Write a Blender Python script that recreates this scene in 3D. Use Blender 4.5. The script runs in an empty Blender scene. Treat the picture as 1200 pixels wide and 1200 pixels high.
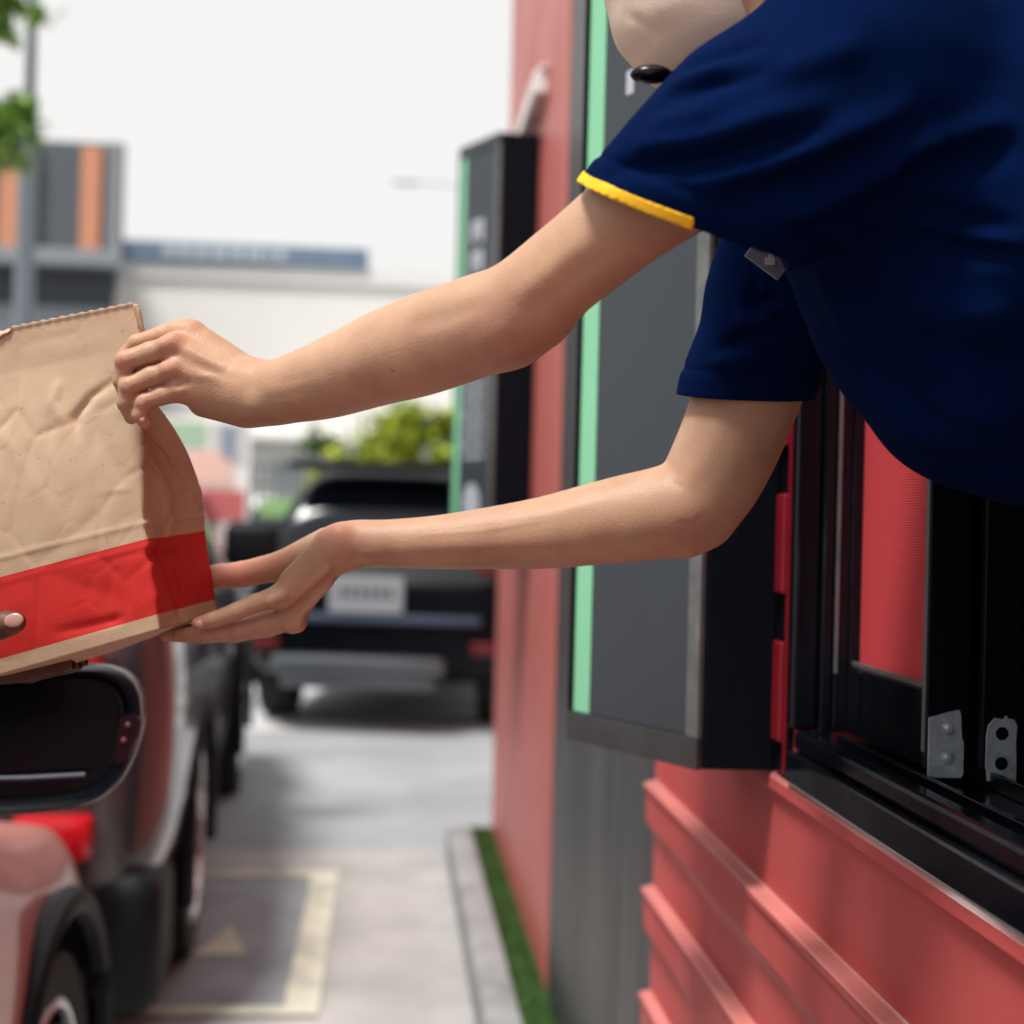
import bpy, bmesh, math, random
import numpy as np
from mathutils import Vector, Matrix, noise as mnoise

random.seed(7); np.random.seed(7)
scene = bpy.context.scene
COL = scene.collection
PI = math.pi

# ------------------------------------------------------------------ camera
CAM_H = 1.32
FPX = 1750.0                       # focal length in pixels of a 1200 px wide picture
YAW = math.radians(4.73); PITCH = math.radians(0.47); ROLL = 0.026
CAM = Vector((0, 0, CAM_H))
_f0 = Vector((math.sin(YAW)*math.cos(PITCH), math.cos(YAW)*math.cos(PITCH), math.sin(PITCH)))
_r0 = Vector((math.cos(YAW), -math.sin(YAW), 0))
_u0 = _r0.cross(_f0)
FWD = _f0
RIGHT = _r0*math.cos(ROLL) + _u0*math.sin(ROLL)
UP = _u0*math.cos(ROLL) - _r0*math.sin(ROLL)
cam_data = bpy.data.cameras.new('camera')
cam = bpy.data.objects.new('camera', cam_data); COL.objects.link(cam)
M3 = Matrix((RIGHT, UP, -FWD)).transposed()
cam.matrix_world = Matrix.Translation(CAM) @ M3.to_4x4()
cam_data.sensor_width = 36; cam_data.lens = FPX/1200*36
cam_data.clip_start = 0.02; cam_data.clip_end = 3000
cam_data.dof.use_dof = True
cam_data.dof.focus_distance = 1.25
cam_data.dof.aperture_fstop = 3.7
scene.camera = cam

# ------------------------------------------------------------------ world, sun, exposure
SUN_EL = math.radians(66); SUN_AZ = math.radians(226)     # azimuth clockwise from +Y: light comes from behind-left
w = bpy.data.worlds.new('World'); scene.world = w; w.use_nodes = True
nt = w.node_tree
bg = nt.nodes['Background']
sky = nt.nodes.new('ShaderNodeTexSky'); sky.sky_type = 'NISHITA'; sky.sun_disc = False
sky.sun_elevation = SUN_EL; sky.sun_rotation = SUN_AZ
sky.air_density = 1.0; sky.dust_density = 3.0
mx = nt.nodes.new('ShaderNodeMix'); mx.data_type = 'RGBA'
mx.inputs[0].default_value = 0.92
nt.links.new(sky.outputs[0], mx.inputs[6])
mx.inputs[7].default_value = (11.3, 11.15, 10.95, 1)        # a bright white overcast deck
nt.links.new(mx.outputs[2], bg.inputs[0])
bg.inputs[1].default_value = 0.070

sd = bpy.data.lights.new('sun', 'SUN'); sun = bpy.data.objects.new('sun', sd); COL.objects.link(sun)
sd.energy = 4.0; sd.angle = math.radians(14); sd.color = (1.0, 0.965, 0.92)
sdir = Vector((math.sin(SUN_AZ)*math.cos(SUN_EL), math.cos(SUN_AZ)*math.cos(SUN_EL), math.sin(SUN_EL)))
sun.rotation_euler = (-sdir).to_track_quat('-Z', 'Y').to_euler()
sun.location = sdir*40
scene.view_settings.view_transform = 'Standard'
scene.view_settings.look = 'None'
scene.view_settings.exposure = 0.32
scene.view_settings.gamma = 1

# ------------------------------------------------------------------ helpers
def P(px, py, d):
    """world point at a distance d along the camera axis for a photo pixel"""
    return CAM + FWD*d + RIGHT*((px-600)/FPX*d) + UP*((600-py)/FPX*d)

def to_px(v):
    q = Vector(v) - CAM; d = q.dot(FWD)
    return 600+FPX*q.dot(RIGHT)/d, 600-FPX*q.dot(UP)/d, d

def mat(name, col, rough=0.5, metal=0.0, spec=0.5, var=0.0, vscale=8.0, bump=0.0, bscale=60.0, bdist=0.002,
        coat=0.0, col2=None, rvar=0.0, emis=None, trans=0.0, ior=1.45, alpha=1.0, stretch=None, sss=0.0):
    m = bpy.data.materials.new(name); m.use_nodes = True
    n = m.node_tree; b = n.nodes['Principled BSDF']
    b.inputs['Base Color'].default_value = (*col, 1)
    b.inputs['Roughness'].default_value = rough
    b.inputs['Metallic'].default_value = metal
    b.inputs['Specular IOR Level'].default_value = spec
    b.inputs['Coat Weight'].default_value = coat
    b.inputs['Coat Roughness'].default_value = 0.06
    b.inputs['IOR'].default_value = ior
    b.inputs['Transmission Weight'].default_value = trans
    b.inputs['Alpha'].default_value = alpha
    if sss:
        b.inputs['Subsurface Weight'].default_value = sss
        b.inputs['Subsurface Radius'].default_value = (1.0, 0.38, 0.2)
        b.inputs['Subsurface Scale'].default_value = 0.008
    tc = n.nodes.new('ShaderNodeTexCoord')
    src = tc.outputs['Object']
    if stretch:
        mp = n.nodes.new('ShaderNodeMapping'); mp.inputs['Scale'].default_value = stretch
        n.links.new(src, mp.inputs[0]); src = mp.outputs[0]
    if var or col2 or rvar:
        nz = n.nodes.new('ShaderNodeTexNoise'); nz.inputs['Scale'].default_value = vscale
        nz.inputs['Detail'].default_value = 6; nz.inputs['Roughness'].default_value = 0.62
        n.links.new(src, nz.inputs['Vector'])
        rp = n.nodes.new('ShaderNodeMapRange'); rp.inputs[1].default_value = 0.3; rp.inputs[2].default_value = 0.7
        n.links.new(nz.outputs['Fac'], rp.inputs[0])
        if var or col2:
            c2 = col2 if col2 else tuple(max(0, c*(1-var)) for c in col)
            c1 = col if col2 else tuple(min(1, c*(1+var*0.6)) for c in col)
            mxn = n.nodes.new('ShaderNodeMix'); mxn.data_type = 'RGBA'
            mxn.inputs[6].default_value = (*c1, 1); mxn.inputs[7].default_value = (*c2, 1)
            n.links.new(rp.outputs[0], mxn.inputs[0]); n.links.new(mxn.outputs[2], b.inputs['Base Color'])
        if rvar:
            rr = n.nodes.new('ShaderNodeMapRange')
            rr.inputs[3].default_value = max(0.02, rough-rvar); rr.inputs[4].default_value = min(1, rough+rvar)
            n.links.new(rp.outputs[0], rr.inputs[0]); n.links.new(rr.outputs[0], b.inputs['Roughness'])
    if bump:
        nb = n.nodes.new('ShaderNodeTexNoise'); nb.inputs['Scale'].default_value = bscale; nb.inputs['Detail'].default_value = 5
        n.links.new(src, nb.inputs['Vector'])
        bp = n.nodes.new('ShaderNodeBump'); bp.inputs['Strength'].default_value = bump; bp.inputs['Distance'].default_value = bdist
        n.links.new(nb.outputs['Fac'], bp.inputs['Height']); n.links.new(bp.outputs[0], b.inputs['Normal'])
    if emis:
        b.inputs['Emission Color'].default_value = (*emis[0], 1); b.inputs['Emission Strength'].default_value = emis[1]
    return m

def link(name, me, parent=None, m=None):
    o = bpy.data.objects.new(name, me); COL.objects.link(o)
    if m:
        for x in (m if isinstance(m, (list, tuple)) else [m]): me.materials.append(x)
    if parent: setpar(o, parent)
    return o
def setpar(o, parent):
    o.parent = parent
    o.matrix_parent_inverse = Matrix.Identity(4)
def tag(o, label=None, cat=None, group=None, kind=None):
    if label: o['label'] = label
    if cat: o['category'] = cat
    if group: o['group'] = group
    if kind: o['kind'] = kind
    return o
def empty(name, loc=(0, 0, 0), rz=0.0):
    o = bpy.data.objects.new(name, None); COL.objects.link(o)
    o.location = loc; o.rotation_euler = (0, 0, rz); o.empty_display_size = 0.1
    return o

class MB:
    """collects shapes into one mesh"""
    def __init__(s): s.bm = bmesh.new()
    def _place(s, vs, loc, rot, scale=None):
        mt = Matrix.Translation(Vector(loc)) @ (rot.to_4x4() if rot else Matrix.Identity(4))
        bmesh.ops.transform(s.bm, matrix=mt, verts=vs)
    def box(s, c, size, bevel=0.0, rot=None, seg=2):
        r = bmesh.ops.create_cube(s.bm, size=1.0); vs = r['verts']
        bmesh.ops.scale(s.bm, vec=Vector(size), verts=vs)
        if bevel:
            es = list({e for v in vs for e in v.link_edges})
            rb = bmesh.ops.bevel(s.bm, geom=es, offset=bevel, segments=seg, affect='EDGES', profile=0.5)
            vs = list({v for f in rb['faces'] for v in f.verts} | {v for v in vs if v.is_valid})
        s._place(vs, c, rot); return s
    def lohi(s, lo, hi, bevel=0.0):
        lo = Vector(lo); hi = Vector(hi); return s.box((lo+hi)/2, hi-lo, bevel)
    def cyl(s, a, b, r1, r2=None, n=16, caps=True):
        a = Vector(a); b = Vector(b); r2 = r1 if r2 is None else r2
        r = bmesh.ops.create_cone(s.bm, cap_ends=caps, segments=n, radius1=r1, radius2=r2, depth=(b-a).length)
        q = (b-a).to_track_quat('Z', 'Y').to_matrix()
        s._place(r['verts'], (a+b)/2, q); return s
    def tube(s, pts, r, n=10):
        pts = [Vector(p) for p in pts]
        rs = r if isinstance(r, (list, tuple)) else [r]*len(pts)
        rings = []
        for i, p in enumerate(pts):
            t = (pts[min(i+1, len(pts)-1)]-pts[max(i-1, 0)]).normalized()
            ref = Vector((0, 0, 1)) if abs(t.z) < 0.9 else Vector((1, 0, 0))
            u = t.cross(ref).normalized(); v = t.cross(u)
            rings.append([s.bm.verts.new(p+(u*math.cos(2*PI*k/n)+v*math.sin(2*PI*k/n))*rs[i]) for k in range(n)])
        for a, b in zip(rings, rings[1:]):
            for k in range(n): s.bm.faces.new((a[k], a[(k+1) % n], b[(k+1) % n], b[k]))
        s.bm.faces.new(rings[0][::-1]); s.bm.faces.new(rings[-1]); return s
    def sphere(s, c, r, u=16, v=10, rot=None):
        q = bmesh.ops.create_uvsphere(s.bm, u_segments=u, v_segments=v, radius=1.0)
        rad = r if isinstance(r, (tuple, list)) else (r, r, r)
        bmesh.ops.scale(s.bm, vec=Vector(rad), verts=q['verts'])
        s._place(q['verts'], c, rot); return s
    def prism(s, poly, z0, z1, bevel=0.0):
        """polygon in plan (x,y), extruded z0..z1"""
        a = [s.bm.verts.new((x, y, z0)) for x, y in poly]; b = [s.bm.verts.new((x, y, z1)) for x, y in poly]
        n = len(poly); fs = []
        for k in range(n): fs.append(s.bm.faces.new((a[k], a[(k+1) % n], b[(k+1) % n], b[k])))
        fs.append(s.bm.faces.new(a[::-1])); fs.append(s.bm.faces.new(b))
        bmesh.ops.recalc_face_normals(s.bm, faces=fs)
        if bevel:
            bmesh.ops.bevel(s.bm, geom=list({e for f in fs for e in f.edges}), offset=bevel, segments=2, affect='EDGES', profile=0.5)
        return s
    def poly(s, pts):
        s.bm.faces.new([s.bm.verts.new(p) for p in pts]); return s
    def build(s, name, m, parent=None, smooth=False, recalc=True):
        if recalc: bmesh.ops.recalc_face_normals(s.bm, faces=s.bm.faces[:])
        me = bpy.data.meshes.new(name); s.bm.to_mesh(me); s.bm.free()
        if smooth:
            me.polygons.foreach_set('use_smooth', [True]*len(me.polygons))
            try: me.set_sharp_from_angle(angle=math.radians(38))
            except Exception: pass
        return link(name, me, parent, m)

# ---- signed-distance modelling (surface nets), used for bodies and clothes
class Grid:
    def __init__(s, lo, hi, h):
        s.h = h; s.lo = np.array(lo, float); s.n = np.ceil((np.array(hi)-s.lo)/h).astype(int)+1
    def new(s): return np.full(tuple(s.n), 0.06, np.float32)
    def sub(s, lo, hi):
        a = np.clip(np.floor((lo-s.lo)/s.h).astype(int), 0, s.n-1); b = np.clip(np.ceil((hi-s.lo)/s.h).astype(int)+1, 1, s.n)
        sl = tuple(slice(int(i), int(max(j, i+1))) for i, j in zip(a, b))
        ax = [(s.lo[k]+np.arange(sl[k].start, sl[k].stop)*s.h).astype(np.float32) for k in range(3)]
        return sl, (ax[0][:, None, None], ax[1][None, :, None], ax[2][None, None, :])
def smin(a, b, k):
    if k <= 0: return np.minimum(a, b)
    h = np.maximum(k-np.abs(a-b), 0)/k
    return np.minimum(a, b)-h*h*k*0.25
def prim_eval(pr, X):
    a, ra, b, rb, n, sq = pr
    ba = b-a; l2 = max(float(ba@ba), 1e-12)
    px, py, pz = X[0]-a[0], X[1]-a[1], X[2]-a[2]
    t = np.clip((px*ba[0]+py*ba[1]+pz*ba[2])/l2, 0, 1)
    dx, dy, dz = px-t*ba[0], py-t*ba[1], pz-t*ba[2]
    if n is not None:
        q = (dx*n[0]+dy*n[1]+dz*n[2])*(sq-1)
        dx = dx+q*n[0]; dy = dy+q*n[1]; dz = dz+q*n[2]
    return np.sqrt(dx*dx+dy*dy+dz*dz)-(ra+(rb-ra)*t)
def add_prim(g, F, pr, k):
    m = k+3*g.h+0.004
    lo = np.minimum(pr[0]-pr[1], pr[2]-pr[3])-m; hi = np.maximum(pr[0]+pr[1], pr[2]+pr[3])+m
    sl, X = g.sub(lo, hi)
    F[sl] = smin(F[sl], prim_eval(pr, X).astype(np.float32), k)
def seg(a, ra, b, rb, n=None, sq=1.0):
    return (np.array(a, float), ra, np.array(b, float), rb, None if n is None else np.array(Vector(n).normalized(), float), sq)
def chain(nodes, n=None, sq=1.0, fine=1):
    """nodes: (px, py, d, diameter in px); fine > 1 runs a spline through them"""
    if fine > 1:
        A = np.array(nodes, float); A = np.vstack([2*A[0]-A[1], A, 2*A[-1]-A[-2]]); out = []
        for i in range(1, len(A)-2):
            for t in np.arange(fine)/fine:
                p0, p1, p2, p3 = A[i-1:i+3]
                out.append(0.5*(2*p1+(p2-p0)*t+(2*p0-5*p1+4*p2-p3)*t*t+(3*p1-p0-3*p2+p3)*t**3))
        nodes = out+[A[-2]]
    pts = [(P(a, b, d), w*0.5*d/FPX) for a, b, d, w in nodes]
    return [seg(p, r, q, s, n, sq) for (p, r), (q, s) in zip(pts, pts[1:])]
def nets(g, F):
    ins = F < 0
    cnt = np.zeros(tuple(np.array(F.shape)-1), np.uint8)
    sh = [(i, j, k) for i in (0, 1) for j in (0, 1) for k in (0, 1)]
    N = np.array(F.shape)-1
    def cs(A, o): return A[o[0]:o[0]+N[0], o[1]:o[1]+N[1], o[2]:o[2]+N[2]]
    for o in sh: cnt += cs(ins, o)
    act = np.argwhere((cnt > 0) & (cnt < 8))
    vals = {o: F[act[:, 0]+o[0], act[:, 1]+o[1], act[:, 2]+o[2]] for o in sh}
    acc = np.zeros((len(act), 3)); num = np.zeros(len(act))
    for o in sh:
        for ax in range(3):
            if o[ax]: continue
            q = list(o); q[ax] = 1; q = tuple(q)
            a = vals[o]; b = vals[q]; c = (a < 0) != (b < 0)
            t = np.where(c, a/np.where(c, a-b, 1), 0)
            pt = np.zeros((len(act), 3)); pt[:] = o; pt[:, ax] += t
            acc += pt*c[:, None]; num += c
    V = g.lo+(act+acc/num[:, None])*g.h
    idx = np.full(tuple(N), -1, np.int32); idx[act[:, 0], act[:, 1], act[:, 2]] = np.arange(len(act))
    quads = []
    for ax in range(3):
        u, v = [(1, 2), (2, 0), (0, 1)][ax]
        s0 = [slice(None)]*3; s1 = [slice(None)]*3; s0[ax] = slice(0, -1); s1[ax] = slice(1, None)
        A = ins[tuple(s0)]; B = ins[tuple(s1)]
        e = np.argwhere(A != B)
        e = e[(e[:, u] > 0) & (e[:, v] > 0) & (e[:, u] < F.shape[u]-1) & (e[:, v] < F.shape[v]-1)]
        c = []
        for du, dv in ((-1, -1), (0, -1), (0, 0), (-1, 0)):
            f = e.copy(); f[:, u] += du; f[:, v] += dv; c.append(idx[f[:, 0], f[:, 1], f[:, 2]])
        q = np.stack(c, 1)
        flip = ~A[e[:, 0], e[:, 1], e[:, 2]]
        q[flip] = q[flip][:, ::-1]
        quads.append(q)
    Q = np.concatenate(quads); Q = Q[(Q >= 0).all(1)]
    return V, Q
def relax(V, Q, it=2, f=0.5):
    E = np.concatenate([Q[:, [0, 1]], Q[:, [1, 2]], Q[:, [2, 3]], Q[:, [3, 0]]])
    n = len(V); deg = np.bincount(E.ravel(), minlength=n)
    for _ in range(it):
        S = np.zeros_like(V)
        for k in range(3):
            S[:, k] = np.bincount(E[:, 0], V[E[:, 1], k], n)+np.bincount(E[:, 1], V[E[:, 0], k], n)
        V = V+(S/np.maximum(deg, 1)[:, None]-V)*f
    return V
def vnormals(V, Q):
    a = V[Q[:, 2]]-V[Q[:, 0]]; b = V[Q[:, 3]]-V[Q[:, 1]]
    fn = np.cross(a, b); N = np.zeros_like(V)
    for c in range(4):
        for k in range(3): N[:, k] += np.bincount(Q[:, c], fn[:, k], len(V))
    return N/np.maximum(np.linalg.norm(N, axis=1), 1e-12)[:, None]
def npmesh(name, V, Q, smooth=True):
    me = bpy.data.meshes.new(name)
    me.vertices.add(len(V)); me.vertices.foreach_set('co', np.ascontiguousarray(V, np.float32).ravel())
    me.loops.add(Q.size); me.loops.foreach_set('vertex_index', np.ascontiguousarray(Q, np.int32).ravel())
    me.polygons.add(len(Q)); k = Q.shape[1]
    me.polygons.foreach_set('loop_start', np.arange(len(Q), dtype=np.int32)*k)
    me.update(calc_edges=True); me.validate()
    if smooth: me.polygons.foreach_set('use_smooth', np.ones(len(me.polygons), bool))
    return me
CAMv = np.array(CAM); Rv = np.array(RIGHT); Uv = np.array(UP); Fv = np.array(FWD)
def px_np(V):
    q = V-CAMv; d = q@Fv
    return 600+FPX*(q@Rv)/d, 600-FPX*(q@Uv)/d, d
def polydist(V, pts):
    """distance of points V to a 3-D polyline, and the running parameter 0..1"""
    best = np.full(len(V), 1e9); par = np.zeros(len(V)); n = len(pts)-1
    for i in range(n):
        a = np.array(pts[i]); b = np.array(pts[i+1]); ba = b-a
        t = np.clip(((V-a)@ba)/max(ba@ba, 1e-12), 0, 1)
        d = np.linalg.norm(V-a-t[:, None]*ba, axis=1)
        m = d < best; best[m] = d[m]; par[m] = (i+t[m])/n
    return best, par
def stroke(V, N, surf, pl, width, depth, taper=True):
    """press (depth<0) or raise a soft fold along a line drawn over the surface; pl: photo points whose depth is found on the surface"""
    X, Y, D = surf
    pts = []
    fine = []
    for (x0, y0), (x1, y1) in zip(pl, pl[1:]):
        for t in (0, .34, .67): fine.append((x0+(x1-x0)*t, y0+(y1-y0)*t))
    fine.append(pl[-1])
    for x, y in fine:
        m = (np.abs(X-x) < 12) & (np.abs(Y-y) < 12)
        if not m.any(): continue
        pts.append(P(x, y, float(D[m].min())+0.001))
    if len(pts) < 2: return V
    dist, par = polydist(V, pts)
    a = np.exp(-(dist/width)**2)*depth
    if taper: a = a*np.clip(np.minimum(par, 1-par)*4, 0, 1)**0.7
    return V+N*a[:, None]
def vnoise(V, scale, seed=0.0, stretch=(1, 1, 1)):
    o = np.empty(len(V)); s = Vector((seed, seed*1.7, -seed))
    W = V*np.array(stretch)*scale
    for i in range(len(V)): o[i] = mnoise.noise(Vector(W[i])+s)
    return o

# ------------------------------------------------------------------ materials of the place
RED = mat('red paint', (0.50, 0.084, 0.080), 0.50, spec=0.24, var=0.07, vscale=5, bump=0.25, bscale=140, bdist=0.0012, rvar=0.08)
RED_SMOOTH = mat('red rendered wall', (0.52, 0.135, 0.115), 0.42, var=0.10, vscale=1.6, rvar=0.08, bump=0.15, bscale=90)
REDBEAD = mat('red bead with painted sheen', (0.60, 0.20, 0.175), 0.3, coat=0.8, var=0.08, vscale=9)  # siding red made paler, painting the sheen along the ledge tops
REDTAB = mat('bright red plastic', (0.20, 0.008, 0.016), 0.3, var=0.2, vscale=20)
PANEL = mat('dark grey composite', (0.050, 0.050, 0.054), 0.42, var=0.2, vscale=3, stretch=(6, 6, 0.35), rvar=0.08)
BLACK = mat('black powder coat', (0.0025, 0.004, 0.007), 0.42, spec=0.16, var=0.4, vscale=9)
GLOSS = mat('glossy black aluminium', (0.003, 0.004, 0.007), 0.17, spec=0.30, var=0.4, vscale=14, rvar=0.10)
BLACKSIDE = mat('black sheet metal', (0.0018, 0.003, 0.006), 0.5, spec=0.12)
SIGNFACE = mat('slate sign face', (0.034, 0.043, 0.053), 0.34, spec=0.4, var=0.08, vscale=2)
GREEN = mat('mint green strip', (0.23, 0.60, 0.36), 0.4, var=0.06, vscale=6)
SILVER = mat('worn silver trim', (0.17, 0.18, 0.18), 0.36, metal=0.5, var=0.35, vscale=30, rvar=0.12)
STEEL = mat('galvanised steel', (0.46, 0.53, 0.59), 0.34, metal=0.25, var=0.35, vscale=60, rvar=0.14, bump=0.3, bscale=220, bdist=0.0006)
WHITE = mat('white paint', (0.78, 0.77, 0.75), 0.5, var=0.06)
CREAM = mat('cream wall', (0.86, 0.835, 0.80), 0.8, var=0.05, vscale=0.4)
CONC = mat('kerb concrete', (0.25, 0.25, 0.255), 0.85, var=0.35, vscale=7, bump=0.5, bscale=60, bdist=0.004)
ASPH = mat('pale worn asphalt', (0.275, 0.288, 0.305), 0.85, var=0.24, vscale=1.1, bump=0.4, bscale=120, bdist=0.003)
LANE = mat('concrete lane', (0.345, 0.333, 0.323), 0.85, var=0.26, vscale=2.2, bump=0.4, bscale=90, bdist=0.003)
PATCH = mat('grey pad', (0.30, 0.318, 0.34), 0.85, var=0.25, vscale=3, bump=0.4, bscale=90, bdist=0.003)
MARK = mat('worn cream marking', (0.70, 0.67, 0.53), 0.75, col2=(0.36, 0.35, 0.31), vscale=7)
MARKW = mat('worn white marking', (0.56, 0.56, 0.56), 0.75, col2=(0.40, 0.41, 0.42), vscale=2.5)
TURF = mat('artificial turf', (0.055, 0.12, 0.025), 0.8, var=0.4, vscale=30)
INTERIOR = mat('dark interior', (0.010, 0.011, 0.014), 0.7)
LETTER = mat('white lettering', (0.42, 0.45, 0.50), 0.5)
GREY = mat('grey metal post', (0.15, 0.17, 0.19), 0.45, var=0.1)

WX = 0.45          # the drive-through wall stands to the right of the lane, running away from us
# ------------------------------------------------------------------ ground
def sheet(name, x0, x1, y0, y1, z, m):
    o = MB().poly([(x0, y0, z), (x1, y0, z), (x1, y1, z), (x0, y1, z)]).build(name, m)
    return tag(o, kind='structure')
sheet('ground', -400, 400, -60, 900, 0.0, ASPH)
sheet('drive_lane', -1.9, 0.262, -6, 6.0, 0.004, LANE)
sheet('grey_pad', -0.70, -0.245, 4.05, 5.52, 0.008, PATCH)
def marking(pts, z=0.012):
    return tag(MB().poly([(x, y, z) for x, y in pts]).build('road_marking', MARK), kind='structure')
marking([(-0.245, 3.98), (-0.150, 3.98), (-0.150, 5.62), (-0.245, 5.62)])
marking([(-0.72, 5.52), (-0.2455, 5.52), (-0.2455, 5.62), (-0.72, 5.62)])
marking([(-0.72, 3.98), (-0.2455, 3.98), (-0.2455, 4.05), (-0.72, 4.05)])
marking([(-0.545, 4.52), (-0.385, 4.52), (-0.47, 4.86)])
for y0, y1 in ((9.3, 10.2), (11.2, 12.4), (14.0, 16.0)):
    tag(MB().poly([(-2.6, y0, 0.004), (3.0, y0, 0.004), (3.0, y1, 0.004), (-2.6, y1, 0.004)]).build('road_marking', MARKW), kind='structure')
# kerb with rounded top
kb = MB()
yy = -6.0
while yy < 5.9:
    y1 = min(yy+1.0, 5.95); kb.box((0.312, (yy+y1)/2, 0.06), (0.10, y1-yy-0.006, 0.12), bevel=0.022); yy += 1.0
tag(kb.build('kerb', CONC, smooth=True), kind='structure')
tb = MB().lohi((0.363, -6, 0.0), (0.449, 5.92, 0.085)).build('turf_base', TURF); tag(tb, kind='structure')
g = MB(); R = random.Random(3)
for i in range(9000):
    x = R.uniform(0.364, 0.446); y = 6.0-R.random()**1.3*4.6; h = R.uniform(0.012, 0.026); a = R.uniform(0, 6.28); wd = 0.0025
    lx, ly = R.uniform(-.01, .01), R.uniform(-.01, .01)
    g.poly([(x-wd*math.cos(a), y-wd*math.sin(a), 0.086), (x+wd*math.cos(a), y+wd*math.sin(a), 0.086), (x+lx, y+ly, 0.086+h)])
tag(g.build('turf', TURF, recalc=False), kind='stuff')

# ------------------------------------------------------------------ restaurant
rest = empty('restaurant', (3.0, 1.5, 0))
tag(rest, 'red restaurant side wall with lapped boards, black serving window and dark grey panel', 'restaurant')
RO = Vector((3.0, 1.5, 0))
def rp(mb, name, m, parent=None, smooth=False):
    o = mb.build(name, m, None, smooth)
    o.data.transform(Matrix.Translation(-RO))
    setpar(o, parent or rest)
    return o
# lapped siding profile (x outward is negative), going down from the sill
prof = [(WX, 1.0455), (WX-0.006, 1.0455), (WX-0.0085, 1.040), (WX-0.0085, 1.028), (WX-0.0010, 1.022)]
for k in range(7):
    zt = 0.908-k*0.172             # each board: a ledge, a rolled lip, a stepped back lower half
    prof += [(WX-0.0010, zt), (WX-0.0030, zt-0.0025), (WX-0.0180, zt-0.0050), (WX-0.0200, zt-0.0075), (WX-0.0205, zt-0.0120), (WX-0.0190, zt-0.0165), (WX-0.0160, zt-0.0185),
             (WX-0.0150, zt-0.068), (WX-0.0020, zt-0.094), (WX-0.0010, zt-0.100)]
prof = [p for p in prof if p[1] > 0.12]
prof.append((WX-0.01, 0.12)); prof.append((WX+0.10, 0.12)); prof.append((WX+0.10, 1.0455))
sb = MB()
ys = (-3.0, -1.2, 0.4, 2.43)
rings = [[sb.bm.verts.new((x, y, z)) for x, z in prof] for y in ys]
for a, b in zip(rings, rings[1:]):
    for k in range(len(prof)): sb.bm.faces.new((a[k], a[(k+1) % len(prof)], b[(k+1) % len(prof)], b[k]))
sb.bm.faces.new(rings[0]); sb.bm.faces.new(rings[-1][::-1])
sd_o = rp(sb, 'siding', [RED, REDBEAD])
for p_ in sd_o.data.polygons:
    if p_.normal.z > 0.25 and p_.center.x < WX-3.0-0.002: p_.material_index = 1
rp(MB().lohi((WX, -3.0, 0.0), (WX+0.12, 2.43, 0.118)), 'plinth', CONC)
OY0, OY1 = 0.70, 1.595                 # serving opening
OZ0, OZ1 = 1.05, 2.15
wl = MB()
wl.lohi((WX+0.002, -3.0, OZ0-0.003), (WX+0.16, OY0, 4.5))
wl.lohi((WX+0.002, OY0, OZ1), (WX+0.16, OY1+0.005, 4.5))
wl.lohi((WX+0.002, OY1+0.005, OZ0-0.003), (WX+0.16, 2.43, 4.5))
rp(wl, 'wall', RED)
dp = MB()
yb = 2.434
for wdt in (0.515, 0.515, 0.51):
    dp.lohi((WX+0.004, yb, 0.02), (WX+0.16, yb+wdt-0.006, 4.5), 0.004); yb += wdt
rp(dp, 'dark_panel', PANEL)
rw = MB(); rw.lohi((WX, 3.984, 0.0), (6.5, 6.06, 4.5), 0.012)
rp(rw, 'red_wall', RED_SMOOTH)
rp(MB().lohi((WX+0.02, -3, 4.505), (6.5, 6.0, 4.6)), 'roof', GREY)
it = MB()
it.lohi((WX+0.16, -2.9, 0.0), (3.4, 3.9, 0.42)); it.lohi((3.4, -2.9, 0.0), (3.5, 3.9, 4.45)); it.lohi((WX+0.17, -3.0, 0.0), (3.5, -2.9, 4.45))
it.lohi((WX+0.17, 3.9, 0.0), (3.5, 3.98, 4.45)); it.lohi((WX+0.17, -2.9, 2.55), (3.4, 3.9, 2.62))
rp(it, 'interior', INTERIOR)
# serving window
wf = MB()
wf.lohi((WX-0.012, OY0-0.03, 1.046), (WX+0.012, OY1+0.003, 1.082), 0.004)           # lower lip outside
wf.lohi((WX-0.004, OY0-0.03, 1.0825), (WX+0.018, OY1+0.002, 1.104), 0.005)         # upper lip
wf.lohi((WX+0.0185, OY0-0.03, 1.056), (WX+0.15, OY1, 1.092), 0.003)                 # sill top
wf.lohi((WX+0.034, OY0, 1.0925), (WX+0.040, OY1-0.03, 1.104), 0.001)                # tracks
wf.lohi((WX+0.096, OY0, 1.0925), (WX+0.101, OY1-0.03, 1.108), 0.001)
wf.lohi((WX+0.130, OY0, 1.0925), (WX+0.136, OY1-0.03, 1.108), 0.001)
wf.lohi((WX-0.008, OY1-0.004, 1.1045), (WX+0.020, OY1+0.020, OZ1), 0.004)           # far jamb, stepped
wf.lohi((WX+0.0205, OY1-0.010, 1.0925), (WX+0.034, OY1+0.014, OZ1), 0.003)
wf.lohi((WX+0.0345, OY1-0.010, 1.1045), (WX+0.15, OY1+0.012, OZ1), 0.003)
wf.lohi((WX-0.008, OY0-0.03, 1.1045), (WX+0.14, OY0+0.012, OZ1), 0.004)             # near jamb
wf.lohi((WX-0.010, OY0-0.03, OZ1+0.0005), (WX+0.14, OY1+0.012, OZ1+0.06), 0.004)      # head
frame = rp(wf, 'window_frame', GLOSS)
rp(MB().lohi((WX+0.0348, OY1-0.0130, 1.168), (WX+0.0385, OY1-0.0105, OZ1-0.02)), 'silver_seal', SILVER, frame)
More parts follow.
